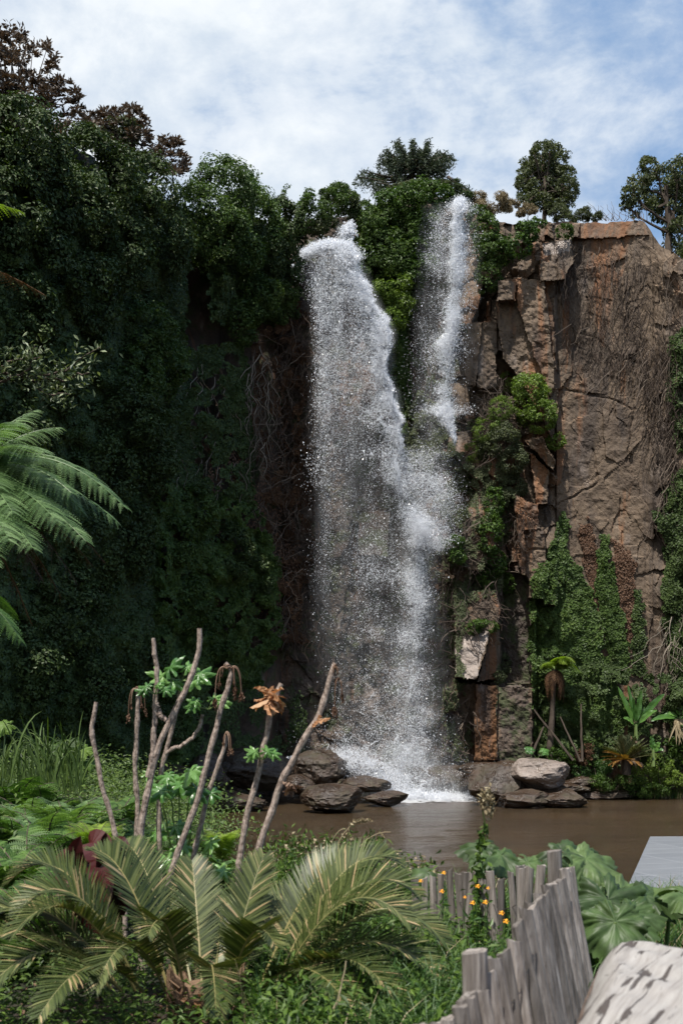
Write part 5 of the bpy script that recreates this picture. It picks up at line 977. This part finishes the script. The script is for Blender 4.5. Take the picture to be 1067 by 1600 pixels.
# ------------------------------------------------------------ fence
m_, t, b, o_ = mat('weathered_chestnut'); c = t.nodes.new('ShaderNodeTexCoord').outputs['Object']; at = t.nodes.new('ShaderNodeAttribute'); at.attribute_name = 'rnd'
off = t.nodes.new('ShaderNodeCombineXYZ'); t.links.new(math2(t, 'MULTIPLY', at.outputs['Fac'], 37.), off.inputs[0]); va = t.nodes.new('ShaderNodeVectorMath'); va.operation = 'ADD'; t.links.new(c, va.inputs[0]); t.links.new(off.outputs[0], va.inputs[1])
g1 = noise(t, mapping(t, va.outputs[0], (1, 1, .07)), 55, 6, .7, .5); g2 = noise(t, mapping(t, va.outputs[0], (1, 1, .3)), 7, 4)
cw = mixc(t, 1., ramp(t, g1, [(.30, (.07, .058, .05)), (.48, (.20, .17, .15)), (.62, (.31, .275, .25)), (.8, (.46, .42, .38))]).outputs[0], ramp(t, g2, [(.3, .65), (.7, 1.25)]).outputs[0], 'MULTIPLY')
cw = mixc(t, 1., cw, ramp(t, at.outputs['Fac'], [(0, .42), (1, 1.2)]).outputs[0], 'MULTIPLY'); t.links.new(cw, b.inputs['Base Color']); b.inputs['Roughness'].default_value = .85; bump(t, b, g1, .9, .006); WOODF = m_
WIRE = simple('dark_wire', (.03, .028, .026), .5, (.06, .05, .045), 8, bmp=0)
def stake(top, bot, w, tk, rot=0., seed=0, pointy=.3, round_=False):
    """split wood pale : rough edged bar with an uneven cut top"""
    top, bot = np.asarray(top, float), np.asarray(bot, float); ax = nrm(top-bot); sx = nrm(np.cross(ax, np.array([math.sin(rot), -math.cos(rot), 0]))); sy = np.cross(sx, ax); n = 15; k = 12
    th = np.arange(k)*2*math.pi/k; ca, sa = np.cos(th), np.sin(th); p_ = 2 if round_ else 5; rad = 1/(np.abs(ca)**p_+np.abs(sa)**p_)**(1./p_); V = []
    bow = (rs.rand()-.5)*.02
    for i, u in enumerate(np.linspace(0, 1, n)):
        ww = w*.5*(1+.12*fbm(u*3, seed, 0, 5, 2)); tt = tk*.5*(1+.12*fbm(u*3, seed+9, 0, 6, 2)); r = rad*(1+.10*fbm(ca*1.3+seed, sa*1.3, u*2.5, 7, 3)); c = bot+(top-bot)*u+sx*(bow*math.sin(u*3.1)+.006*fbm(u*4, seed*2.3, 0, 8, 2))
        q = c+sx[None]*(ww*r*ca)[:, None]+sy[None]*(tt*r*sa)[:, None]
        if i == n-1: q = q+ax[None]*(pointy*w*(ca*math.cos(seed)+.25*rs.normal(size=k)))[:, None]
        V.append(q)
    mb_ = MB(); r_ = rs.rand(); V = np.concatenate(V); i = np.arange(n-1)[:, None]*k+np.arange(k)[None]; j = np.arange(n-1)[:, None]*k+(np.arange(k)[None]+1) % k
    V = np.concatenate([V, V[-k:].mean(0, keepdims=True)-ax*.002]); mb_.add(V, np.stack([i.ravel(), j.ravel(), j.ravel()+k, i.ravel()+k], 1), r_)
    mb_.add(np.zeros((0, 3)), np.stack([np.arange(k)+(n-1)*k-mb_.n, (np.arange(k)+1) % k+(n-1)*k-mb_.n, np.full(k, n*k-mb_.n)], 1), []); return mb_
near0 = [(650, 1606, 2.75), (672, 1600, 2.8), (694, 1592, 2.87), (717, 1572, 2.95), (733, 1552, 3.0), (752, 1548, 3.05), (770, 1496, 3.25), (787, 1487, 3.35), (800, 1470, 3.45), (808, 1442, 3.62), (821, 1422, 3.78), (832, 1413, 3.9), (842, 1398, 4.05), (851, 1384, 4.2), (861, 1381, 4.35), (871, 1377, 4.5), (881, 1358, 4.85), (891, 1355, 5.0)]
near = []
for a_, b_ in zip(near0[:-1], near0[1:]): near += [a_] + ([((a_[0]+b_[0])/2+1, (a_[1]+b_[1])/2+rs.uniform(-4, 12), (a_[2]+b_[2])/2)] if a_[2] > 2.9 and rs.rand() < .75 else [])
near.append(near0[-1])
e = empty('paling_fence', P(860, 1600, 4.)*np.array([1, 1, 0])+UP*1.5, 'weathered grey paling fence running from the bottom edge up to the tall corner post', 'fence')
tops_ = []
for i, (x, y, d) in enumerate(near):
    T_ = P(x, y, d); z = T_[2]; B_ = T_+np.array([.17+.02*rs.normal(), -.05, 0]); B_[2] = 1.42; tops_.append((T_, B_)); stake(T_, B_, .047*rs.uniform(.8, 1.2)*(1. if d < 4.1 else .92), .024, .5, i*3.3+1, .25).build('pale', WOODF, e)
for k_, (x, y, d, w) in enumerate([(742, 1486, 3.12, .075), (864, 1329, 4.95, .062)]):
    T_ = P(x, y, d); B_ = T_+np.array([.05, 0, 0]); B_[2] = 1.4; q = stake(T_, B_, w, w*.95, .3, 50+k_*7, .06, True)
    q.build('post', WOODF, e)
for fr_ in (.16, .55):
    q = MB(); pts = [a+(b_-a)*(fr_*.9/np.linalg.norm(b_-a)) for a, b_ in tops_]
    for ph in (0, 1):
        w_ = np.repeat(np.array(pts), 3, 0); nn = len(w_); w_[:, 1] += np.where((np.arange(nn)//3+ph) % 2 == 0, -.02, .02); w_[:, 2] += .006*rs.normal(size=nn); tube(q, w_, .0021, 4)
    q.build('wire', WIRE, e)
far = [(648, 1371), (663, 1372), (676, 1369), (688, 1366), (701, 1359), (714, 1365), (727, 1363), (738, 1362), (752, 1372), (766, 1361), (782, 1374), (797, 1362), (812, 1353), (818, 1356), (827, 1356), (846, 1352)]
e = empty('paling_fence', P(740, 1500, 6.2)*np.array([1, 1, 0])+UP*1.4, 'low paling fence half hidden in weeds, left of the tall corner post', 'fence'); tops_ = []
for i, (x, y) in enumerate(far):
    d = 6.9-1.5*i/15.; T_ = P(x, y, d); B_ = T_+np.array([.05*rs.normal()+.03, .03*rs.normal(), 0]); B_[2] = 1.38; tops_.append((T_, B_)); stake(T_, B_, .042*rs.uniform(.75, 1.15), .026, rs.uniform(-.5, .5), i*2.1+80, .25).build('pale', WOODF, e)
q = MB(); w_ = np.array([a+(b_-a)*.2+np.array([0, (-1)**i*.015, 0]) for i, (a, b_) in enumerate(tops_)]); tube(q, w_, .002, 4); q.build('wire', WIRE, e)
# ------------------------------------------------------------ log, bare wood on top
m_, t, b, o_ = mat('bleached_log_wood'); c = t.nodes.new('ShaderNodeTexCoord').outputs['Object']
wv = noise(t, mapping(t, c, (1.3, 1.3, 1.3)), 1.6, 3, .5); ws = nt_ = t.nodes.new('ShaderNodeMapping'); t.links.new(mapping(t, c, rot=(0, 0, math.radians(-62))), ws.inputs[0]); ws.inputs['Scale'].default_value = (4.5, 38, 9)
g1 = noise(t, ws.outputs[0], 1., 3, .5, .8); ws2 = t.nodes.new('ShaderNodeMapping'); t.links.new(mapping(t, c, rot=(0, 0, math.radians(-62))), ws2.inputs[0]); ws2.inputs['Scale'].default_value = (3, 60, 30); g2 = noise(t, ws2.outputs[0], 1, 6, .65, .6)
cw = ramp(t, g2, [(.3, (.19, .17, .155)), (.5, (.29, .268, .25)), (.7, (.36, .34, .32))]).outputs[0]; gash = ramp(t, g1, [(.575, 0.), (.61, 1.)]).outputs[0]; cw = mixc(t, math2(t, 'MULTIPLY', gash, .96), cw, (.055, .042, .036)); t.links.new(cw, b.inputs['Base Color']); b.inputs['Roughness'].default_value = .7
bump(t, b, math2(t, 'ADD', math2(t, 'MULTIPLY', g2, .4), math2(t, 'MULTIPLY', gash, -1.2)), .8, .012); LOGT = m_
LOGB = simple('log_bark', (.06, .040, .030), .85, (.30, .215, .17), 9, (1, 1, 3.), .9, .3, .02)
ax = nrm(np.array([.29, .957, 0])); sx = np.array([.957, -.29, 0]); sz = UP; na, nl = 130, 120; th = np.linspace(0, 2*math.pi, na, endpoint=False); V = []
RL_ = .56; Cn = np.array([.813, 3.43, 1.96])+sx*.47
for i, u in enumerate(np.linspace(1, 0, nl)):
    s = -u*2.3; ca, sa = np.cos(th), np.sin(th); r = RL_*(1-.07*math.exp(s/.05))*(1+.04*fbm(ca*1.5, sa*1.5, s*.9, 90, 3)+.022*fbm(ca*6, sa*6, s*1.6, 91, 4))
    lat = np.sign(ca)*np.abs(ca)**.75*r; zz = np.minimum(np.sign(sa)*np.abs(sa)**.8*r, .41+.03*fbm(ca*2, s*1.7, 0, 92, 3)+.02*fbm(lat*7-s*5, s*4+lat*4, 0, 94, 3))
    rim = .05*fbm(th*1.6, 0, 0, 93, 3)*math.exp(s/.2); V.append(Cn+ax[None]*(s+rim-(lat+.47)*1.0)[:, None]+sx[None]*lat[:, None]+sz[None]*zz[:, None])
V = np.concatenate(V); i = np.arange(nl-1)[:, None]*na+np.arange(na)[None]; j = np.arange(nl-1)[:, None]*na+(np.arange(na)[None]+1) % na; ff = np.stack([i.ravel(), j.ravel(), j.ravel()+na, i.ravel()+na], 1)
fc = V[ff].mean(1); hz = (fc-Cn)@sz; top_ = hz+.05*fbm(fc[:, 0]*8, fc[:, 1]*8, fc[:, 2]*8, 95, 3) > .34
lg = empty('log', Cn-UP*.48, 'huge bleached log with dark gashes lying at the bottom right corner', 'log')
q = MB(); q.add(V, ff[top_], 0.); q.build('bare_wood', LOGT, lg, smooth=True); q = MB(); q.add(V, ff[~top_], 0.)
end = V[-na:]; cc_ = end.mean(0); cv = np.concatenate([end]+[cc_+(end-cc_)*k_+ax*(.03*(1-k_)) for k_ in (.75, .5, .25, .02)]); i = np.arange(4)[:, None]*na+np.arange(na)[None]; j = np.arange(4)[:, None]*na+(np.arange(na)[None]+1) % na; q.add(cv, np.stack([i.ravel(), j.ravel(), j.ravel()+na, i.ravel()+na], 1), 0.); q.build('bark', LOGB, lg, smooth=True)
# ------------------------------------------------------------ grey deck
m_, t, b, o_ = mat('grey_deck_boards'); c = t.nodes.new('ShaderNodeTexCoord').outputs['Object']; br = t.nodes.new('ShaderNodeTexBrick'); t.links.new(mapping(t, c, (1, 1, 1), (0, 0, 0), (0, 0, -.32)), br.inputs['Vector']); br.offset = 0; br.inputs['Scale'].default_value = 1.; br.inputs['Brick Width'].default_value = 1.2; br.inputs['Row Height'].default_value = .55; br.inputs['Mortar Size'].default_value = .012
br.inputs['Color1'].default_value = c4((.15, .16, .175)); br.inputs['Color2'].default_value = c4((.17, .18, .195)); br.inputs['Mortar'].default_value = c4((.25, .26, .28)); t.links.new(mixc(t, 1., br.outputs['Color'], ramp(t, noise(t, mapping(t, c, (1, 9, 1)), 3, 5, .65), [(.3, .8), (.7, 1.12)]).outputs[0], 'MULTIPLY'), b.inputs['Base Color']); b.inputs['Roughness'].default_value = .5
Zd = 1.1; cor = [P(1015, 1307, 19.87), P(975, 1385, 13.62), P(940, 1475, 10.0)]; L_ = [np.array([cor[0][0], cor[0][1], Zd]), np.array([cor[2][0], cor[2][1], Zd])]; R_ = [L_[0]+np.array([9, .6, 0]), L_[1]+np.array([9, .6, 0])]
e = empty('deck', (5, 14, .1), 'flat grey deck jutting over the water at the right edge', 'deck'); Q = np.array([L_[0], R_[0], R_[1], L_[1]]); q = MB(); q.add(np.concatenate([Q, Q-UP*.14]), np.array([[0, 3, 2, 1], [4, 5, 6, 7], [0, 1, 5, 4], [1, 2, 6, 5], [2, 3, 7, 6], [3, 0, 4, 7]]), 0.); q.build('boards', m_, e)
for (u, v) in ((.05, .06), (.05, .5), (.05, .94), (.5, .06), (.5, .94), (.9, .06), (.9, .94)):
    p = L_[0]*(1-v)+L_[1]*v+np.array([9*u, 0, 0]); q = MB(); tube(q, np.array([p-UP*2.1, p-UP*.15]), .09, 10); q.build('support_post', BARK, e)
# ------------------------------------------------------------ rhubarb-like plants round the fence
e = empty('rhubarb_plant', (1.5, 6.3, 1.45), 'big lobed rhubarb like leaves behind the tall corner post and beside the log', 'rhubarb plant')
RL = [(744, 1322, 6.5, .13, (-.2, -.3, .9), (-1, -.2, -.1)), (775, 1338, 6.4, .17, (.1, -.35, .9), (-.8, -.5, -.2)), (805, 1345, 6.5, .16, (.2, -.3, .9), (.8, -.2, -.2)), (828, 1352, 6.4, .13, (.1, -.6, .8), (.4, -.5, -.4)),
 (895, 1335, 6.2, .20, (.05, -.5, .85), (.9, -.5, -.1)), (925, 1345, 6.0, .18, (.25, -.5, .8), (.9, -.3, -.3)), (900, 1370, 5.9, .16, (.4, -.8, .4), (.5, -.5, -.6)), (940, 1385, 6.3, .22, (.3, -.9, .3), (.4, -.2, -.9)), (955, 1415, 5.6, .20, (.1, -.8, .6), (.2, -.6, -.5)), (982, 1395, 5.8, .19, (.1, -.5, .9), (.8, -.3, 0)), (1020, 1400, 5.7, .18, (.2, -.4, .9), (1, -.2, -.1)), (1055, 1405, 5.9, .17, (.2, -.3, .95), (1, 0, -.2)), (960, 1450, 5.3, .18, (-.1, -.8, .5), (-.2, -.6, -.7)), (925, 1440, 5.7, .20, (.1, -.9, .2), (0, -.3, -.9)), (1085, 1400, 5.6, .2, (.2, -.3, .9), (1, 0, -.2)), (915, 1400, 6.3, .2, (.1, -.9, .2), (.2, -.3, -.9)), (990, 1432, 5.5, .15, (0, -.6, .8), (.3, -.6, -.3))]
sb = MB()
for (x, y, d, R, Nn, up) in RL:
    C = P(x, y, d); C[2] -= 0; q = MB(); lobed(q, C-nrm(np.array(up, float))*R*.2, Nn, up, R*1.12, 7, .16, na=131, rings=9, cup=.16, ripple=.055, teeth=.045); q.build('leaf', BIGL, e, smooth=True); A = np.array([C[0]*.75+.35, C[1]+.1, 1.4]); w_ = bez(A, A*.3+C*.7+np.array([0, 0, -.02]), C-nrm(np.array(up, float))*R*.2-UP*.004, 10); tube(sb, w_, np.linspace(.016, .009, 10), 6, .5)
sb.build('leaf_stalks', STEMG, e)
e = empty('rhubarb_plant', P(672, 1380, 7.4), 'small lobed leaf showing at the left end of the low fence', 'rhubarb plant'); q = MB(); lobed(q, P(665, 1362, 7.4), (-.1, -.5, .8), (-1, -.3, 0), .11, 7, .2); q.build('leaf', BIGL, e, smooth=True)
# ------------------------------------------------------------ near ground cover
gm = MB(); g2_ = MB()
for k in range(2100):
    y = rs.uniform(3.2, 13.0); x = rs.uniform(-.06*y-.1, .36*y+1.6)
    if x > .35 and y < 3.9: continue
    tall = .28+.30*rs.rand()*(1 if y > 6 else .7); grass(gm if rs.rand() < .86 else g2_, (x, y, float(gh(x, y))-.03), 16, tall, .13, .006+.0006*y, .8)
tag(gm.build('meadow_grass', GRASS, loc=(1, 6, 1.5)), kind='stuff'); tag(g2_.build('meadow_grass', STRAW, loc=(1, 7, 1.5)), kind='stuff')
hm = MB()
for k in range(900):
    y = rs.uniform(4.4, 11); x = rs.uniform(-.08*y, .10*y+.5); herb(x, y, float(gh(x, y)), 46, .14, .30*(.5+.8*rs.rand()), .05, hm, .35)
for k in range(150):
    y = rs.uniform(4.6, 7); x = rs.uniform(-2.2, -.2); herb(x, y, float(gh(x, y)), 40, .12, .16*(.5+.8*rs.rand()), .045, hm, .35)
tag(hm.build('low_herbs', IVYF, loc=(0, 6, 1.5)), kind='stuff')
# feathery green plants right of the sago palm
for i, (x, y, d) in enumerate([(600, 1560, 5.0), (650, 1530, 5.2), (690, 1545, 4.9), (560, 1590, 4.8), (720, 1500, 5.6), (620, 1600, 4.6), (670, 1590, 4.5), (610, 1510, 5.8)]):
    c = P(x, y, d); q = MB()
    for k in range(34):
        a = rs.rand()*6.283; l = rs.uniform(.16, .34); h = np.array([math.cos(a), math.sin(a), 0]); B_ = np.array([c[0], c[1], c[2]-.22])+h*.05; tp2 = B_+h*l*.5+UP*l; w_ = bez(B_, B_+UP*l*.6, tp2, 12); tube(q, w_, .0022, 3, .4, cap=False)
        n_ = 34; j = rs.randint(2, 12, n_); C = w_[j]+rs.normal(size=(n_, 3))*.02; leaves(q, C, rdir(n_), .032, .16, -.3)
    lab = ['feathery green plant nearest the tips of the sago palm', 'feathery green plant beside the low fence weeds', 'feathery green plant close to the thick near post', 'feathery plant at the bottom edge next to the sago palm', 'feathery plant among the orange flowers', 'low feathery plant at the bottom edge', 'low feathery plant left of the near pales', 'feathery plant behind the right fronds of the sago palm'][i]
    tag(q.build('feathery_plant', GRASS, loc=(c[0], c[1], c[2]-.22)), lab, 'plant')
# orange flowers
PET = simple('orange_petals', (.75, .30, .02), .6, (.85, .42, .03), 30, bmp=0)
for i, (x, y, d) in enumerate([(693, 1364, 6.6), (657, 1377, 6.6), (690, 1393, 6.3), (746, 1385, 6.0), (738, 1411, 5.9), (758, 1410, 5.7), (790, 1440, 5.2), (783, 1427, 5.5), (726, 1402, 6.0), (762, 1388, 5.9)]):
    H = P(x, y, d); b_ = np.array([H[0]+rs.normal()*.03, H[1], 1.45]); e = empty('orange_flower', b_, ['orange flower at the top of the low fence', 'orange flower left of the first low pales', 'orange flower over the middle of the low pales', 'small orange flower right of the paired pale stakes', 'orange flower close to the second pair of pales', 'largest bright orange flower in the weeds', 'orange flower lowest, near the tall fence', 'pale faded orange flower above the lowest one', 'tiny orange bud among the low pales', 'tiny orange flower beside the climbing weed'][i], 'flower')
    q = MB(); stalk(q, b_, H, .003, .002, .02, 4); w_ = wander(np.array([b_, H]), 10, .01, i); leaves(q, w_[2:9].repeat(3, 0)+rs.normal(size=(21, 3))*.02, rdir(21), .05, .3, -.5); q.build('stem', GRASS, e)
    q = MB(); s = .015 if i not in (8, 9) else .010
    for k in range(16): a = k*2.4; h = np.array([math.cos(a), math.sin(a)*.7-.3, math.sin(a)*.5+.3*(k % 2)]); strap(q, H, H+h*s*.5+UP*.004, H+h*s, s*.6, UP-h*.2, 4, .2)
    q.build('petals', PET, e)
# climbing weed, tall seed heads and bank weeds before the water
e = empty('climbing_weed', P(752, 1480, 6.1), 'tall leafy weed with a nodding tan seed head rising over the low fence', 'weed'); q = MB(); w_ = wander(np.array([P(752, 1480, 6.1), P(748, 1400, 6.1), P(750, 1340, 6.1), P(756, 1290, 6.1), P(753, 1262, 6.1)]), 40, .015, 4); tube(q, w_, .0035, 4, .4)
n_ = 260; j = (rs.rand(n_)*34).astype(int); leaves(q, w_[j]+rs.normal(size=(n_, 3))*.035*(1-j/60.)[:, None], rdir(n_), .045, .45); q.build('stem', IVYF, e); q = MB(); w2 = np.array([P(753, 1262, 6.1), P(757, 1240, 6.1), P(764, 1234, 6.1), P(766, 1250, 6.1), P(764, 1272, 6.1)]); w2 = wander(w2, 20, .006, 3); leaves(q, w2.repeat(9, 0)+rs.normal(size=(180, 3))*.014, rdir(180), .03, .6); q.build('seed_head', STRAW, e)
wm = MB(); ws_ = MB()
for k in range(260):
    x = rs.uniform(405, 660); d = rs.uniform(8, 11.5); hh = rs.uniform(0, 1); ytop = 1395-hh*(95 if 440 < x < 600 else 60)+abs(x-520)*.05; A = P(x, 1460, d); A[2] = float(gh(A[0], A[1])); B = P(x+rs.normal()*22, ytop, d); w_ = bez(A, A*.4+B*.6+UP*.1, B, 10); tube(wm, w_, .0035, 3, .5, cap=False)
    n_ = 26; j = rs.randint(3, 10, n_); leaves(wm, w_[j]+rs.normal(size=(n_, 3))*.045, rdir(n_), .055, .35)
    if k % 4 == 0: leaves(ws_, w_[[7, 8, 9]].repeat(7, 0)+rs.normal(size=(21, 3))*.025, rdir(21), .03, .7)
tag(wm.build('bank_weeds', IVYF, loc=(0, 9, 1)), kind='stuff'); tag(ws_.build('weed_blossoms', STRAW, loc=(0, 9, 1)), kind='stuff')
for i, (x0, y0, x1, y1, lab) in enumerate([(500, 1400, 572, 1282, 'arching grass stalk with a pale nodding head over the pool'), (470, 1420, 505, 1350, 'short pale grass head above the sago palm'), (520, 1405, 610, 1300, 'thin slanting grass stalk over the pool'), (500, 1400, 628, 1330, 'low slanting grass stalk right of the nodding head'), (560, 1400, 660, 1345, 'grass stalk reaching toward the low fence'), (500, 1390, 540, 1295, 'thin grass blade left of the nodding head')]):
    A = P(x0, y0, 8.5); B = P(x1, y1, 8.5); q = MB(); w_ = bez(A, np.array([A[0]*.6+B[0]*.4, A[1], B[2]+.02]), B, 14); tube(q, w_, .003, 3, .7, cap=False)
    if i < 2: leaves(q, w_[10:].repeat(14, 0)+rs.normal(size=(56, 3))*np.array([.03, .01, .006]), rdir(56), .035, .4)
    tag(q.build('grass_stalk', STRAW, loc=tuple(A)), lab, 'grass stalk')
# pale curved twig at the bottom, left of the feathery plants
e_ = MB(); tube(e_, wander(np.array([P(505, 1610, 4.6), P(530, 1560, 4.6), P(540, 1500, 4.6)]), 12, .01, 5), np.linspace(.006, .003, 12), 5, .8); tag(e_.build('twig', STRAW, loc=tuple(P(505, 1610, 4.6))), 'thin pale twig standing right of the sago palm', 'twig')
# leaf litter
lm = MB()
for k in range(2600):
    y = rs.uniform(4.2, 7.5); x = rs.uniform(-.42*y, .2*y); C = np.array([[x, y, float(gh(x, y))+.012]]); leaves(lm, C, UP+rs.normal(size=(1, 3))*.35, rs.uniform(.02, .06), .4)
tag(lm.build('leaf_litter', DEAD, loc=(-1, 5, 1.5)), kind='stuff')
for o in list(COL.objects): clean(o)
